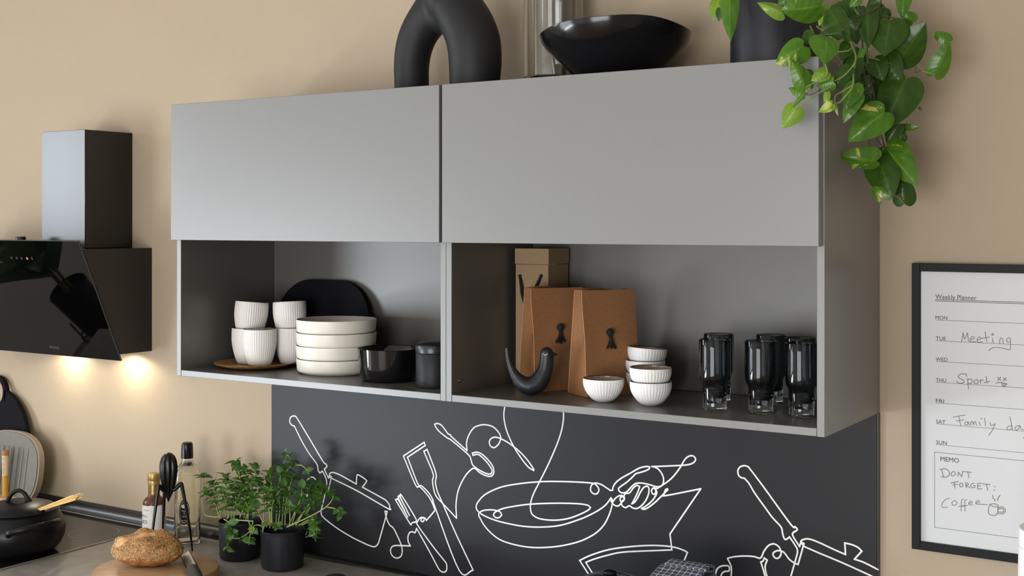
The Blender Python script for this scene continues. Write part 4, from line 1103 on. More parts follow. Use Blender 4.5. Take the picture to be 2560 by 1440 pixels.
def paper_bag(label, b2, b3, b1, H, top_depth, tassel_uv, lean=0.0):
    """b2 front-left foot, b3 front-right foot, b1 rear-left foot (world)"""
    wv = (b3 - b2); dv = (b1 - b2); Wd = .138; D = dv.length; wv.normalize(); dv = (dv - wv * dv.dot(wv)).normalized()
    rot = math.atan2(wv.y, wv.x)
    t = thing('paper_bag', label, 'bag', (b2.x, b2.y, ZS), rot, 'brown paper bags')
    # local: x along the front, y towards the rear (left-hand normal)
    yd = (Matrix.Rotation(-rot, 3, 'Z') @ dv).y
    s = 1 if yd > 0 else -1
    D *= s; td = top_depth * s; oy = (D - td) * .40
    NZ = 10
    def prof(z):                      # front and rear y at height z
        u = z / H; u2 = u ** 1.1
        return oy * u2 + .002 * s * math.sin(u * 9), D + (oy + td - D) * u2
    def wall(fn, nu, name, m='kraft', parent=t):
        bm = bmesh.new(); g = {}
        for i in range(NZ + 1):
            for k in range(nu + 1): g[(i, k)] = bm.verts.new(fn(k / nu, .0006 + (H - .0006) * i / NZ))
        for i in range(NZ):
            for k in range(nu): bm.faces.new((g[(i, k)], g[(i, k + 1)], g[(i + 1, k + 1)], g[(i + 1, k)]))
        return obj(name, bm, m, parent, angle=35)
    inset = lambda z: .0015 * math.sin(z * 60)
    wall(lambda k, z: (Wd * k + .003 * (k - .5) * z / H, prof(z)[0] + s * .0022 * math.sin(k * PI * 2) * math.sin(z / H * PI), z), 8, 'front_panel')
    wall(lambda k, z: (Wd * k + .003 * (k - .5) * z / H, prof(z)[1], z + (.004 if z > H * .98 else 0) * math.sin(k * 5)), 8, 'rear_panel')
    for x, sg in ((0, 1), (Wd, -1)):
        def side(k, z, x=x, sg=sg):
            a, b = prof(z); g = max(0, (z / H - .25) / .75)
            return (x + (.003 * (-.5 if sg == 1 else .5)) * z / H + sg * .030 * g * (1 - abs(2 * k - 1)) + (-sg) * .006 * max(0, .25 - z / H) * (1 - abs(2 * k - 1)), a + (b - a) * k, z)
        wall(side, 6, 'side_gusset')
    bmb = bmesh.new(); bmb.faces.new([bmb.verts.new(q) for q in ((0, 0, .0006), (Wd, 0, .0006), (Wd, D, .0006), (0, D, .0006))])
    obj('base', bmb, 'kraft', t, smooth=False)
    for x in (0,):
        obj('crease', tube([Vector((x - .0015 * z / H - .0002, prof(z)[0] - s * .0002, z)) for z in [.002 + (H - .004) * i / 14 for i in range(15)]], .0006, 5), 'kraft_edge', t, label='light worn fold edge')
        obj('crease', tube([Vector((x - .0015 * z / H - .0002, prof(z)[1] + s * .0002, z)) for z in [.002 + (H - .004) * i / 14 for i in range(15)]], .0005, 5), 'kraft_edge', t)
    # tassel
    kx, kz, lean_ = tassel_uv; ky = prof(kz)[0]
    tq = obj('tassel', ball((kx, ky - s * .0075, kz), .0085, sub=3), 'rope', t, label='black yarn tassel')
    bm = bmesh.new()
    tube(spline([Vector((kx, ky - s * .007, kz - .004)), Vector((kx + lean_ * .3, ky - s * .0075, kz - .014)), Vector((kx + lean_ * .5, ky - s * .0075, kz - .020))], 4), [.0055, .0035, .006], 8, bm=bm)
    for k in range(22):
        a = random.uniform(-1, 1); b = random.uniform(0, 1)
        tube(spline([Vector((kx + lean_ * .35, ky - s * (.005 + .004 * b), kz - .013)), Vector((kx + lean_ * .7 + a * .006, ky - s * (.004 + .007 * b), kz - .024)), Vector((kx + lean_ + a * .014, ky - s * (.003 + .006 * b), kz - .033 - random.uniform(0, .007)))], 3), .0008, 5, bm=bm)
    obj('fringe', bm, 'rope', tq, kind='stuff')
    return t


B1, B2, B3 = Vector((1.1198, -.2135, 0)), Vector((1.205, -.2456, 0)), Vector((1.2773, -.1289, 0))
paper_bag('brown paper bag with black tassel, right one just behind the white bowls', B2, B3, B1, .2435, .034, (.062, .147, .006))
sh = Vector((-.1445, .012, 0))
paper_bag('brown paper bag with black tassel, left one behind the black bird', B2 + sh, B3 + sh, B1 + sh, .2435, .034, (.067, .151, .001))

bo = atz(1335, 989, ZS)
bd_ = thing('bird_figurine', 'black bird figurine with upturned tail in front of the left paper bag', 'figurine', (bo.x, bo.y, ZS), YAW)
k = 1 / 1083


def bl_(u, v): return Vector(((1080 + u / 3 - 1335) * k, 0, (580 + v / 3 - 994) * -k))


spine = [(563, 878), (566, 920), (572, 960), (584, 1005), (604, 1055), (634, 1105), (678, 1150), (735, 1170), (790, 1148), (826, 1100), (848, 1050), (858, 1000), (862, 960), (860, 930)]
rads = [17, 19, 21, 25, 32, 44, 62, 72, 72, 66, 58, 54, 53, 51]
sp_ = spline([bl_(*p) for p in spine], 5); rs = []
for i in range(len(rads) - 1):
    for j in range(5): rs.append((rads[i] + (rads[i + 1] - rads[i]) * j / 5) / 3 * k)
rs.append(rads[-1] / 3 * k)
bm = tube(sp_, rs, 20)
ball(bl_(860, 928), 51 / 3 * k, bm=bm)
bm = remesh(bm, .0016, 5)
zmin = min(v.co.z for v in bm.verts)
for v in bm.verts:
    v.co.z += .0005 - zmin
    v.co.y *= .92
obj('body', bm, 'bird', bd_, angle=180)
obj('beak', lathe([(0, 0), (.0066, 0), (.0052, .004), (.0032, .009), (.0012, .0145), (0, .0165)], 16, mtx=Matrix.Translation(bl_(896, 933) + Vector((0, 0, .0005 - zmin))) @ Matrix.Rotation(PI / 2 + .04, 4, 'Y')), 'bird', bd_)
eb = bmesh.new(); ec = bl_(850, 922) + Vector((0, 0, .0005 - zmin))
tube([ec + Vector((.0042 * math.cos(a), -.0149 + .0006 * abs(math.cos(a)), .0042 * math.sin(a) + .0006)) for a in [PI + PI * j / 10 for j in range(11)]], .00065, 6, bm=eb)
obj('eye', eb, 'white', bd_, label='white curved closed eye')

G2 = 'fluted white bowls in the right cabinet'
q = atz(1509, 1004, ZS)
fb = fluted('fluted_bowl', 'single fluted white bowl in front of the right paper bag', 'bowl', G2, (q.x, q.y, ZS), .0535, .0185, .0458, .0456, .046, 40, .0004, 'bowl_white', .003, 2.1)
q = atz(1627, 1013, ZS)
dup(fb, (q.x, q.y, ZS), .4, 'lower fluted white bowl of the front stack of two')
dup(fb, (q.x - .0005, q.y, ZS + .0305), 1.1, 'upper fluted white bowl of the front stack of two')
q = atz(1611, 986, ZS) + Vector((.005, -.003, 0))
dup(fb, (q.x, q.y, ZS), .2, 'bottom fluted white bowl of the rear stack of three, mostly hidden')
dup(fb, (q.x - .0008, q.y, ZS + .0285), .9, 'middle fluted white bowl of the rear stack of three')
dup(fb, (q.x + .0005, q.y, ZS + .0570), None, 'slightly tilted top bowl of the rear stack of three', rot=(math.radians(-2), math.radians(4), .5))

G3 = 'smoked glass tumblers in the right cabinet'
TB = [(1787, 1026, 'smoked glass tumbler, leftmost of the front row of three'), (1902, 1032, 'smoked glass tumbler, middle of the front row of three'), (2004, 1041, 'smoked glass tumbler of the front row beside the side panel'),
      (1797, 1004, 'smoked glass tumbler behind the leftmost front tumbler'), (1928, 1008, 'smoked glass tumbler behind the middle front tumbler'), (2001, 1020, 'smoked glass tumbler behind the one beside the side panel')]
tum = None
for px, py, lb in TB:
    q = atz(px, py, ZS)
    if tum is None:
        tum = thing('tumbler', lb, 'glass', (q.x, q.y, ZS), 0, G3)
        obj('bowl', lathe([(0, .0185), (.0252, .0185), (.0256, .024), (.0258, .048), (.0264, .054), (.0300, .0615), (.0324, .067), (.0331, .073), (.0333, .100), (.0333, .1490), (.0328, .1512), (.0318, .1517), (.0310, .1508), (.0307, .146), (.0306, .076), (.0296, .070), (.0240, .058), (.0230, .050), (.0215, .036), (.016, .028), (0, .0265)], 64), 'smoke_glass', tum, label='smoked upper part')
        obj('base', lathe([(0, .0004), (.0238, .0004), (.0256, .002), (.0258, .006), (.0255, .0182), (0, .0182)], 64), 'clear_base', tum, label='thick clear base')
    else: dup(tum, (q.x, q.y, ZS), 0, lb)

# ------------------------------------------------------------------ on top of the cabinets
ac = at(1120, 217, -.20); AO = Vector((ac.x, -.20, ZT))
av = thing('arch_vase', 'matt black arch-shaped vase on two legs above the cabinet joint', 'vase', AO, 0)


def ap(px, py, dy=0): return at(px, py, -.20 + dy) - AO


ppm = FPX / ((Vector((ac.x, -.20, 0)) - Vector((CAM.x, CAM.y, 0))).dot(FWD))
bm = bmesh.new()
legL = [(1030, 250, 45), (1029, 200, 45), (1029, 160, 46), (1036, 115, 48), (1052, 75, 50), (1080, 35, 54), (1105, 0, 55)]
legR = [(1186, 250, 61), (1187, 200, 63), (1188, 150, 66), (1184, 105, 67), (1170, 65, 66), (1150, 30, 64), (1135, 0, 62)]
for leg, dy in ((legL, .012), (legR, -.012)):
    P = [ap(x, y, dy) for x, y, r in leg]; P[0].z = max(P[0].z, -.02)
    P = spline(P, 5); R0 = [r / ppm for x, y, r in leg]; rs = []
    for i in range(len(R0) - 1):
        for j in range(5): rs.append(R0[i] + (R0[i + 1] - R0[i]) * j / 5)
    rs.append(R0[-1]); tube(P, rs, 28, bm=bm)
bq_ = bmesh.new(); ball((0, 0, 0), 64 / ppm, bm=bq_, scale=(1, .78, 1)); bmesh.ops.translate(bq_, vec=ap(1116, 22, .004), verts=bq_.verts)
mt_ = bpy.data.meshes.new('tmp'); bq_.to_mesh(mt_); bq_.free(); bm.from_mesh(mt_); bpy.data.meshes.remove(mt_)
tube([ap(1120, 42), ap(1124, 10), ap(1126, -20), ap(1126, -60), ap(1126, -100), ap(1126, -120)], [.052, .066, .065, .055, .042, .038], 28, bm=bm)
bm = remesh(bm, .0035, 45)
bmesh.ops.bisect_plane(bm, geom=list(bm.verts) + list(bm.edges) + list(bm.faces), plane_co=(0, 0, .0005), plane_no=(0, 0, 1), clear_inner=True)
bmesh.ops.holes_fill(bm, edges=[e for e in bm.edges if e.is_boundary])
obj('body', bm, 'vase_black', av, angle=60)
obj('mouth', lathe([(.036, 0), (.038, .006), (.036, .009), (.031, .007), (.030, 0)], 40, mtx=Matrix.Translation(ap(1126, -118))), 'vase_black', av)

hc = at(1384, 150, -.090); HO = (hc.x, -.090, ZT)
hv = thing('hurricane_vase', 'clear glass cylinder vase on a black base left of the bowl', 'vase', HO)
obj('base', lathe([(0, .0004), (.064, .0004), (.066, .003), (.066, .036), (.063, .040), (0, .040)], 64), 'gloss_black', hv)
obj('outer_cylinder', lathe([(.0700, .0405), (.0740, .0405), (.0740, .3600), (.0725, .362), (.0700, .3600), (.0700, .0405)], 80), 'clear_glass', hv, label='outer clear glass cylinder')
obj('inner_cylinder', lathe([(.0440, .0405), (.0485, .0405), (.0485, .3300), (.0470, .332), (.0440, .3300), (.0440, .0405)], 80), 'clear_glass', hv, label='inner clear glass cylinder')
for o in hv.children[1:2]:
    for v in o.data.vertices: pass
bc_ = at(1538, 77, -.19)
bw = thing('large_bowl', 'large glossy black handmade bowl on top of the right cabinet', 'bowl', (bc_.x, -.19, ZT), .3)
h = bc_.z - ZT
RW = .1745


def wob(a, r, z): return (.0085 * math.cos(2 * (a - (YAW - .3) - PI / 2)) + .0015 * math.sin(5 * a)) * (z / h) ** 2


pr = [(0, .0004), (.070, .0004), (.082, .004), (.097, h - .099), (.111, h - .088), (.123, h - .076), (.137, h - .0625), (.149, h - .049), (.1605, h - .036), (.169, h - .021), (.1735, h - .006), (RW, h - .001), (RW - .001, h), (RW - .004, h - .001), (.163, h - .018), (.150, h - .036), (.137, h - .052), (.118, h - .070), (.095, h - .090), (.078, .016), (0, .010)]
obj('bowl', lathe(pr, 96, wob=wob), 'gloss_black', bw)

pc_ = at(1938, 100, -.20); PO = Vector((pc_.x, -.200, ZT))
pp = thing('potted_pothos', 'trailing pothos with heart-shaped variegated leaves in a dark cylinder planter', 'plant', PO)
RP = .094
obj('planter', lathe([(0, .0004), (RP - .004, .0004), (RP, .003), (RP, .232), (RP - .001, .2345), (RP - .006, .2345), (RP - .007, .232), (RP - .007, .2), (0, .2)], 72), 'planter', pp, label='dark blue grey cylinder planter')
obj('soil', lathe([(0, .214), (.05, .212), (RP - .0075, .206), (RP - .0075, .2005), (0, .2005)], 32), 'soil', pp)


def zP(u, v): return (1740 + u / 2.769, v / 2.769)


def keep_out(p):
    '''push a point of the plant (planter space) out of the cabinet it hangs over'''
    q = p + PO
    if q.z < ZT + .004 and q.y > -.398 and q.x < 1.804:
        dx, dy, dz = 1.804 - q.x, q.y + .398, ZT + .004 - q.z
        if dz <= min(dx, dy): q.z += dz
        elif dx < dy: q.x += dx
        else: q.y -= dy
    if q.y > -.006: q.y = -.006
    return q - PO


def pothos_leaf(b, t, hw, yb, yt, m, fold=.25, droop=.12, roll=0.0, curl=0.0):
    Bp = at(*zP(*b), yb) - PO; Tp = at(*zP(*t), yt) - PO
    hwm = hw / 2.769 / FPX * ((Bp + PO - CAM).dot(FWD))
    X = Tp - Bp; L_ = X.length; X.normalize()
    view = (CAM - (Bp + PO)).normalized()
    Y = view.cross(X).normalized(); Z = X.cross(Y)
    rm = Matrix.Rotation(roll, 3, X); Y = rm @ Y; Z = rm @ Z
    hwm /= max(.45, abs(math.cos(roll)))
    nt_, ns = 18, 10; vs, fs, uvs = [], [], []
    half = spline([(0, 0, 0), (-.075, .20, 0), (-.105, .48, 0), (-.03, .80, 0), (.12, .985, 0), (.30, .985, 0), (.50, .85, 0), (.68, .63, 0), (.84, .345, 0), (.94, .135, 0), (1.0, 0, 0)], 8)
    asym = 1 + .08 * math.sin(hw * 1.7)
    for i in range(nt_ + 1):
        u = i / nt_; q = half[min(len(half) - 1, round(u * (len(half) - 1)))]; tm = u ** 1.35
        for j in range(ns + 1):
            s = 2 * j / ns - 1; k_ = abs(s) ** .9
            a = tm + (q.x - tm) * k_; wd = q.y * k_ * (asym if s > 0 else 2 - asym)
            z = hwm * (-fold * wd + .05 * math.sin(u * 8 + (2 if s > 0 else 0) + hw) * k_ * wd + curl * wd * wd) + droop * L_ * (.25 - (a - .5) ** 2)
            p = Bp + X * (a * L_) + Y * (math.copysign(wd, s) * hwm) + Z * z
            vs.append(keep_out(p)); uvs.append((.5 + s / 2, u))
    for i in range(nt_):
        for j in range(ns):
            a = i * (ns + 1) + j; fs.append((a, a + 1, a + ns + 2, a + ns + 1))
    me = bpy.data.meshes.new('leaf'); me.from_pydata([v[:] for v in vs], [], fs); ul = me.uv_layers.new(name='UVMap')
    for lp in me.loops: ul.data[lp.index].uv = uvs[lp.vertex_index]
    me.polygons.foreach_set('use_smooth', [True] * len(me.polygons)); me.materials.append(M['leaf_' + m])
    return new_obj('leaf', me, pp)


YF = -.43
LEAVES = [
    # base, tip, half width, y base, y tip, tone
    ((232, -45), (240, 288), 58, -.32, -.34, 'm', .3, .1, .2), ((165, -15), (118, 140), 52, -.26, -.27, 'l', .2, .2, .5), ((168, 60), (160, 152), 26, -.28, -.28, 'd', .1, .1, .3),
    ((605, 92), (425, 18), 44, -.36, -.37, 'l', .5, .25, .3), ((866, 38), (585, 72), 112, -.36, -.40, 'm', .25, .2, -.25), ((742, 318), (548, 455), 84, -.43, -.445, 'm', .25, .15, .2),
    ((900, 255), (890, 446), 92, -.43, -.45, 'm', .2, .25, -.3), ((762, 608), (655, 405), 62, -.45, -.46, 'm', .35, .2, .2), ((792, 525), (706, 495), 36, -.42, -.42, 'd', .2, .1, 0),
    ((908, 498), (795, 562), 46, -.44, -.45, 'l', .2, .15, .2), ((752, 655), (638, 606), 34, -.45, -.45, 'm', .2, .1, .2), ((748, 652), (660, 752), 15, -.46, -.46, 'm', .3, .1, .2),
    ((694, 745), (598, 892), 66, -.46, -.46, 'l', .2, .15, .2), ((942, 718), (850, 778), 34, -.46, -.46, 'l', .3, .2, .2), ((905, 640), (905, 740), 22, -.455, -.46, 'l', .3, .1, .4),
    ((948, 566), (835, 600), 50, -.43, -.43, 'm', .1, .1, .1), ((1062, 470), (940, 625), 48, -.40, -.41, 'd', .2, .25, .1), ((1098, 580), (1030, 762), 60, -.38, -.39, 'm', .25, .2, .2),
    ((1122, 655), (1022, 855), 52, -.36, -.37, 'm', .2, .2, .3), ((958, 720), (985, 805), 12, -.45, -.45, 'l', .2, .1, .3),
    ((1305, 775), (1050, 985), 108, -.30, -.32, 'm', .25, .2, .1), ((1455, 545), (1292, 915), 132, -.22, -.25, 'd', .25, .15, .1), ((1250, 1112), (983, 1070), 72, -.26, -.28, 'm', .35, .35, -.3),
    ((1150, 1040), (1078, 1178), 36, -.27, -.27, 'l', .2, .2, .3), ((1312, 1018), (1538, 1286), 100, -.20, -.22, 'm', .25, .2, .1), ((1268, 1095), (1362, 1382), 112, -.22, -.24, 'd', .2, .2, .1),
    ((1442, 1408), (1425, 1195), 72, -.18, -.18, 'd', .3, .15, .1), ((1346, 1352), (1220, 1295), 34, -.24, -.24, 'm', .2, .2, .2), ((1230, 1300), (1284, 1412), 26, -.24, -.24, 'm', .2, .2, .2),
    ((1345, 138), (1303, 392), 128, -.24, -.27, 'd', .15, .15, .1), ((1395, 430), (1592, 155), 120, -.20, -.22, 'd', .2, .15, .2), ((1748, 288), (1634, 225), 42, -.16, -.16, 'm', .2, .3, .2),
    ((1652, 518), (1756, 280), 66, -.17, -.17, 'm', .2, .2, .2), ((1440, -45), (1428, 132), 48, -.20, -.20, 'm', .3, .15, .2), ((1505, 152), (1438, 78), 46, -.19, -.20, 'm', .3, .2, .2),
    ((906, 45), (850, 182), 40, -.33, -.34, 'l', .2, .2, .2), ((925, 70), (1065, 292), 78, -.34, -.36, 'd', .25, .15, .1), ((810, 230), (735, 308), 46, -.40, -.41, 'd', .2, .1, .1),
    ((1000, 225), (845, 245), 46, -.38, -.39, 'd', .2, .1, .1), ((1125, -15), (1063, 48), 34, -.33, -.33, 'm', .2, .1, .2), ((1285, 385), (1425, 580), 98, -.22, -.22, 'd', .15, .1, .1),
    ((1185, 60), (1195, 335), 66, -.26, -.27, 'd', .2, .1, .1), ((1395, 860), (1320, 995), 55, -.19, -.19, 'd', .2, .1, .1), ((1432, 880), (1552, 880), 22, -.17, -.17, 'm', .3, .2, .4),
    ((1428, 890), (1444, 975), 18, -.17, -.17, 'd', .3, .2, .2), ((1112, 410), (1035, 625), 56, -.34, -.35, 'd', .2, .1, .1), ((1150, 345), (1108, 505), 20, -.33, -.33, 'm', .3, .1, .3),
    ((1230, 410), (1300, 560), 70, -.24, -.24, 'd', .2, .1, 0), ((1010, 10), (1075, 130), 50, -.30, -.30, 'd', .2, .1, 0), ((1080, 60), (1110, 210), 60, -.27, -.27, 'd', .2, .1, .2),
    ((1420, 930), (1400, 1010), 40, -.18, -.18, 'd', .2, .1, 0), ((1230, 560), (1250, 760), 55, -.20, -.20, 'd', .2, .1, 0), ((700, -60), (560, 40), 60, -.34, -.35, 'm', .2, .1, .2),
    ((1060, 300), (1000, 420), 46, -.35, -.36, 'd', .2, .1, 0), ((1330, 560), (1460, 600), 46, -.19, -.19, 'm', .2, .1, .3), ((1545, 740), (1562, 772), 10, -.17, -.17, 'm', .2, .1, 0)]
rnd = random.Random(5)
for k in range(22):
    u = rnd.uniform(1060, 1330); v = rnd.uniform(-40, 760); a = rnd.uniform(.9, 2.3)
    if u < 1150 and v > 420: u += 120
    ln = rnd.uniform(110, 190)
    LEAVES.append(((u, v), (u + ln * math.cos(a), v + ln * math.sin(a)), ln * rnd.uniform(.32, .42), -.185 - rnd.uniform(0, .03), -.20 - rnd.uniform(0, .03), 'd', .2, .15, rnd.uniform(-.4, .4)))
for lf in LEAVES:
    b, t, hw, yb, yt, m, fo, dr, ro = lf
    pothos_leaf(b, t, hw * 1.12, yb, yt, m, fo, dr * 1.7, ro, -.12)
VINES = [
    ([(960, -80), (975, 0), (935, 50), (960, 90), (1025, 200), (1070, 290), (1105, 380), (1100, 440), (1090, 500), (1085, 590), (1040, 660), (990, 710), (940, 718)], -.28, -.45, 4.2, 'vine'),
    ([(1100, 440), (1030, 520), (950, 565), (890, 575)], -.40, -.43, 3.6, 'vine'), ([(835, 180), (870, 205), (980, 222), (1025, 200)], -.39, -.36, 3.2, 'vine'),
    ([(1000, -60), (1020, 0), (1085, 120), (1150, 200), (1175, 300), (1190, 430), (1210, 560), (1240, 680), (1260, 800), (1280, 920), (1305, 1010)], -.27, -.20, 4.6, 'vine_old'),
    ([(1060, -20), (1100, 20), (1220, 110)], -.27, -.25, 4.4, 'vine'), ([(1290, -30), (1265, 40), (1200, 80), (1080, 130)], -.24, -.29, 3.2, 'vine_old'),
    ([(1165, 365), (1250, 410), (1350, 437), (1400, 420)], -.26, -.20, 3.4, 'vine'), ([(1235, 520), (1300, 556), (1360, 590)], -.22, -.21, 4.4, 'vine'), ([(1360, 590), (1420, 570), (1456, 546)], -.21, -.22, 3.0, 'vine'),
    ([(895, 440), (908, 510), (862, 550), (800, 582), (760, 606)], -.44, -.45, 3.0, 'vine'), ([(935, 600), (850, 645), (690, 750)], -.44, -.46, 3.2, 'vine'), ([(850, 628), (800, 655), (745, 653)], -.45, -.45, 2.0, 'vine_old'),
    ([(740, 322), (790, 333), (820, 300), (815, 235), (790, 180)], -.42, -.36, 3.2, 'vine'), ([(1082, 318), (1055, 350), (950, 362)], -.39, -.43, 2.6, 'vine'), ([(1215, 108), (1290, 108), (1400, 132)], -.25, -.22, 3.0, 'vine_old'),
    ([(1535, 452), (1570, 490), (1655, 516)], -.18, -.17, 2.8, 'vine'), ([(1312, 1022), (1280, 1000), (1235, 930), (1215, 860)], -.20, -.22, 2.4, 'vine_old'), ([(1345, 1354), (1390, 1360), (1442, 1410)], -.23, -.18, 3.2, 'vine'),
    ([(1120, 40), (1150, 280), (1160, 480), (1190, 620), (1225, 720), (1245, 830)], -.27, -.21, 4.0, 'vine_old'), ([(1040, -40), (1130, 120), (1165, 260), (1200, 470), (1240, 530)], -.28, -.22, 4.4, 'vine'),
    ([(920, 380), (985, 430), (1000, 500)], -.41, -.39, 3.0, 'vine_old'), ([(1085, 590), (1000, 640), (965, 665), (960, 725)], -.41, -.45, 2.6, 'vine'), ([(1310, 1010), (1300, 1150), (1340, 1300), (1370, 1350)], -.21, -.21, 2.8, 'vine_old'),
    ([(1250, 700), (1280, 740), (1305, 775)], -.22, -.29, 3.0, 'vine'), ([(1090, 500), (1120, 520), (1180, 480)], -.40, -.32, 1.6, 'vine_old'), ([(1525, 455), (1520, 500), (1560, 485)], -.18, -.18, 1.8, 'vine_old'),
    ([(1700, 395), (1742, 300), (1745, 285)], -.165, -.165, 2.4, 'vine'), ([(1240, 1118), (1215, 1040), (1190, 950)], -.25, -.24, 2.2, 'vine_old')]
for pts, y0, y1, r, m in VINES:
    n = len(pts); P = [at(*zP(*p), y0 + (y1 - y0) * i / (n - 1)) - PO for i, p in enumerate(pts)]
    obj('vine', tube([keep_out(q) for q in spline(P, 6)], [r * .00052, r * .00042], 7), m, pp)

# ------------------------------------------------------------------ weekly planner
pn = thing('weekly_planner', 'black framed weekly planner board with handwritten notes on the wall', 'planner', (2.094, 0, 1.483))
X0, X1, Z0, Z1 = 1.8735, 2.3150, 1.1775, 1.7890
O_ = Vector((2.094, 0, 1.483)); FW = .0172
for a, b, c, d in ((X0, X0 + FW, Z0, Z1), (X1 - FW, X1, Z0, Z1)):
    obj('frame_rail', box(a - O_.x, b - O_.x, -.021, -.0005, c - O_.z, d - O_.z, .0006), 'frame', pn)
for c, d in ((Z0, Z0 + FW), (Z1 - FW, Z1)):
    obj('frame_rail', box(X0 + FW + .0002 - O_.x, X1 - FW - .0002 - O_.x, -.021, -.0005, c - O_.z, d - O_.z, .0006), 'frame', pn)
obj('sheet', box(X0 + FW + .0002 - O_.x, X1 - FW - .0002 - O_.x, -.012, -.0008, Z0 + FW + .0002 - O_.z, Z1 - FW - .0002 - O_.z, 0), 'paper', pn, smooth=False)
YS = -.0121


def zE(u, v): return (2240 + u / 3.428, 640 + v / 3.428)
def zF(u, v): return (2240 + u / 3.6, 1040 + v / 3.6)


def ptext(body, f, u0, u1, v):
    a = at(*f(u0, v), YS); b = at(*f(u1, v), YS)
    return text('lettering', body, 'ink', pn, a - O_, (1, 0, 0), (0, 0, 1), width=(b - a).x, height=.0098 if body in ('Weekly Planner', 'MEMO') else .0080)


for body, f, u0, u1, v in (('Weekly Planner', zE, 338, 690, 367), ('MON', zE, 338, 440, 543), ('TUE', zE, 340, 427, 721), ('WED', zE, 340, 442, 899), ('THU', zE, 342, 430, 1077), ('FRI', zE, 342, 412, 1255), ('SAT', zF, 361, 444, 65), ('SUN', zF, 361, 457, 252), ('MEMO', zF, 400, 567, 405)):
    ptext(body, f, u0, u1, v)
XR = 2.275
bm = bmesh.new()
for f, u, v, th in ((zE, 338, 373, .0011), (zE, 338, 385, .0011), (zE, 340, 548, .0007), (zE, 340, 725, .0007), (zE, 341, 903, .0007), (zE, 342, 1081, .0007), (zE, 342, 1259, .0007), (zF, 361, 70, .0007), (zF, 361, 257, .0007), (zF, 347, 325, .0008), (zF, 347, 1002, .0008)):
    p = at(*f(u, v), YS) - O_; ribbon([p, Vector((XR - O_.x, p.y, p.z))], th, bm, .0001)
p = at(*zF(347, 325), YS) - O_; q = at(*zF(347, 1002), YS) - O_; q.x = p.x
ribbon([p, q], .0008, bm, .0001); ribbon([Vector((XR - O_.x, p.y, p.z)), Vector((XR - O_.x, q.y, q.z))], .0008, bm, .0001)
obj('ruled_lines', bm, 'ink', pn, smooth=False)


def hand(strokes, f, wd=.0014):
    bm = bmesh.new()
    for s in strokes:
        P = [at(*f(*p), YS - .0002) - O_ for p in s]
        ribbon(spline(P, 5) if len(P) > 2 else P, wd, bm, .0001)
    return obj('handwriting', bm, 'marker', pn, smooth=False)


hand([[(562, 738), (575, 655)], [(575, 657), (588, 712), (612, 658)], [(612, 658), (622, 720), (634, 736)], [(640, 716), (670, 706), (668, 692), (650, 692), (639, 713), (645, 733), (682, 734)], [(696, 722), (727, 711), (722, 697), (705, 698), (694, 720), (704, 739), (742, 737)],
      [(763, 650), (771, 700), (780, 737)], [(735, 706), (800, 694)], [(825, 705), (833, 743)], [(817, 674), (829, 665), (838, 674), (824, 682)], [(888, 746), (891, 712), (905, 704), (915, 716), (919, 748)],
      [(980, 735), (958, 740), (948, 725), (957, 702), (977, 705), (981, 740), (978, 800), (940, 796), (880, 785), (830, 786), (795, 810)]], zE)
hand([[(607, 1032), (600, 1013), (560, 1011), (534, 1027), (545, 1048), (580, 1066), (578, 1085), (550, 1092), (515, 1075)], [(614, 1052), (617, 1100), (621, 1140)], [(615, 1062), (640, 1053), (654, 1073), (640, 1093), (618, 1090)], [(690, 1058), (668, 1074), (675, 1093), (698, 1092), (702, 1070), (690, 1058)],
      [(720, 1062), (726, 1095)], [(722, 1076), (735, 1062), (748, 1064)], [(772, 1035), (780, 1088)], [(755, 1086), (803, 1075)]], zE, .0016)
hand([[(870, 1040), (900, 1065)], [(898, 1040), (872, 1066)], [(920, 1045), (945, 1066)], [(944, 1044), (920, 1069)], [(855, 1088), (900, 1084), (956, 1098)], [(905, 1090), (912, 1110), (932, 1117), (944, 1098)], [(924, 1094), (929, 1112)]], zE, .0016)
hand([[(512, 12), (540, 5), (622, -8)], [(565, 0), (573, 45), (580, 84)], [(540, 46), (610, 34)], [(646, 52), (622, 58), (622, 78), (640, 80), (650, 54), (660, 82)], [(672, 82), (674, 55), (688, 50), (696, 78), (704, 54), (716, 56), (724, 84)], [(748, 54), (758, 86)], [(764, 21), (774, 26)], [(796, 18), (806, 86)], [(846, 60), (856, 86), (888, 74)], [(893, 68), (870, 122), (834, 176)],
      [(1046, 94), (1015, 90), (997, 110), (1015, 126), (1046, 108)], [(1024, 6), (1036, 60), (1048, 124)], [(1112, 84), (1080, 94), (1070, 114), (1092, 126), (1116, 90), (1126, 118), (1152, 124)], [(1165, 95), (1178, 125), (1205, 118)], [(1210, 96), (1185, 160), (1145, 200)]], zF)
hand([[(408, 478), (428, 546)], [(395, 482), (440, 475), (474, 496), (480, 528), (450, 550), (404, 546)], [(512, 500), (495, 518), (508, 540), (534, 526), (530, 506), (512, 500)], [(556, 542), (562, 506)], [(562, 506), (592, 548)], [(592, 548), (598, 500)], [(605, 500), (676, 508)], [(646, 505), (656, 553)]], zF, .0016)
hand([[(494, 603), (560, 590)], [(524, 596), (531, 650)], [(508, 622), (552, 614)], [(586, 604), (570, 618), (580, 638), (602, 630), (600, 612), (586, 604)], [(624, 600), (632, 646)], [(624, 602), (650, 606), (646, 620), (632, 625), (666, 646)], [(706, 604), (682, 610), (672, 630), (690, 646), (710, 640)], [(710, 640), (710, 626), (694, 626)], [(768, 604), (736, 608)], [(735, 608), (736, 656), (772, 654)], [(736, 630), (762, 628)], [(778, 610), (846, 618)], [(812, 614), (826, 668)], [(886, 631), (892, 637)], [(880, 664), (886, 670)]], zF, .0016)
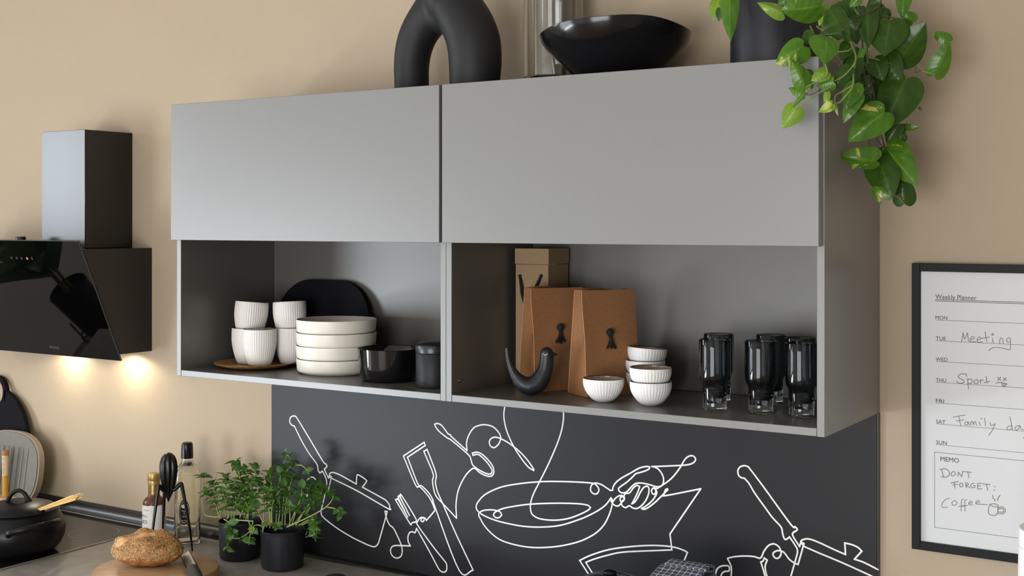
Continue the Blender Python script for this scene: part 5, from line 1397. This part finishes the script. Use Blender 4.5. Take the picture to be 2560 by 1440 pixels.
hand([[(480, 739), (440, 756), (412, 794), (420, 822), (466, 820)], [(528, 760), (505, 776), (508, 800), (535, 800), (550, 780), (528, 760)], [(608, 750), (590, 762), (586, 856)], [(562, 816), (612, 804)], [(636, 754), (620, 766), (622, 856)], [(598, 816), (646, 804)], [(652, 790), (684, 780), (676, 766), (654, 782), (662, 800), (692, 798)], [(716, 786), (750, 774), (740, 760), (718, 776), (726, 793), (770, 794), (822, 798)]], zF)
hand([[(845, 796), (830, 850), (840, 884), (880, 896), (910, 880), (918, 816)], [(845, 796), (880, 790), (914, 800), (918, 816), (880, 816), (845, 796)], [(918, 826), (960, 818), (986, 850), (960, 880), (914, 878)], [(918, 840), (955, 832), (970, 850), (955, 866), (920, 862)], [(870, 714), (875, 746)], [(890, 746), (888, 766)], [(936, 714), (920, 736), (914, 762)]], zF, .0016)

# ------------------------------------------------------------------ houseplant further left in the room, mirrored in the hood glass
PX, PYY = -2.45, -1.10
st_ = thing('plant_stand', 'black wire plant stand left of the hob, mirrored in the hood glass', 'plant stand', (PX, PYY, 0))
obj('ring', tube([(.112 * math.cos(2 * PI * k / 40), .112 * math.sin(2 * PI * k / 40), .325) for k in range(41)], .005, 8), 'black_metal', st_)
for k in range(4):
    a = PI / 4 + k * PI / 2
    obj('leg', tube([(.112 * math.cos(a), .112 * math.sin(a), .42), (.112 * math.cos(a), .112 * math.sin(a), .325), (.125 * math.cos(a), .125 * math.sin(a), .0005)], .005, 8), 'black_metal', st_)
obj('crossbar', tube([(-.079, -.079, .322), (.079, .079, .322)], .004, 8), 'black_metal', st_); obj('crossbar', tube([(-.079, .079, .314), (.079, -.079, .314)], .004, 8), 'black_metal', st_)
hpn = thing('houseplant', 'broad-leaved houseplant in a dark pot on the wire stand, mirrored in the hood glass', 'plant', (PX, PYY, .3305))
obj('pot', lathe([(0, 0), (.080, 0), (.086, .004), (.100, .262), (.101, .270), (.096, .270), (.093, .235), (0, .235)], 48), 'matte_black', hpn)
obj('soil', lathe([(0, .242), (.0925, .238), (.0925, .2355), (0, .2355)], 24), 'soil', hpn)
rl = random.Random(3)
for k, (az, el, ln, wd) in enumerate(((2.6, .75, .52, .075), (3.4, .55, .50, .08), (1.9, .9, .48, .07), (4.2, .7, .46, .075), (5.2, .9, .45, .07), (.6, .95, .44, .065), (3.0, 1.15, .58, .08), (1.2, 1.2, .50, .07), (4.7, 1.25, .55, .07))):
    h0 = Vector((math.cos(az), math.sin(az), 0)); side = Vector((-math.sin(az), math.cos(az), 0)); stl = .16 + .05 * (k % 3)
    def cv(u):
        e_ = el - 1.1 * u * u; return h0 * (.02 + ln * u * math.cos(el)) + Vector((0, 0, .24 + stl * .8 + ln * (math.sin(el) * u - .55 * u * u)))
    p0 = cv(0); obj('stem', tube(spline([h0 * .02 + Vector((0, 0, .238)), h0 * .018 + Vector((0, 0, .24 + stl * .4)), p0], 4), .004, 6), 'vine', hpn)
    vs, fs, uvs = [], [], []
    for i in range(13):
        u = i / 12; wdt = wd * math.sin(PI * min(1, u * .97 + .02)) ** .8 * (1.15 - .4 * u)
        for j in range(7):
            q = j / 3 - 1; vs.append((cv(u) + side * q * wdt + Vector((0, 0, -.25 * abs(q) * wdt * 0 + .18 * abs(q) * wdt)))[:]); uvs.append((.5 + q / 2, u))
    for i in range(12):
        for j in range(6): a_ = i * 7 + j; fs.append((a_, a_ + 1, a_ + 8, a_ + 7))
    me = bpy.data.meshes.new('leaf'); me.from_pydata(vs, [], fs); ul = me.uv_layers.new(name='UVMap')
    for lp in me.loops: ul.data[lp.index].uv = uvs[lp.vertex_index]
    me.polygons.foreach_set('use_smooth', [True] * len(me.polygons)); me.materials.append(M['leaf_d']); new_obj('leaf', me, hpn)
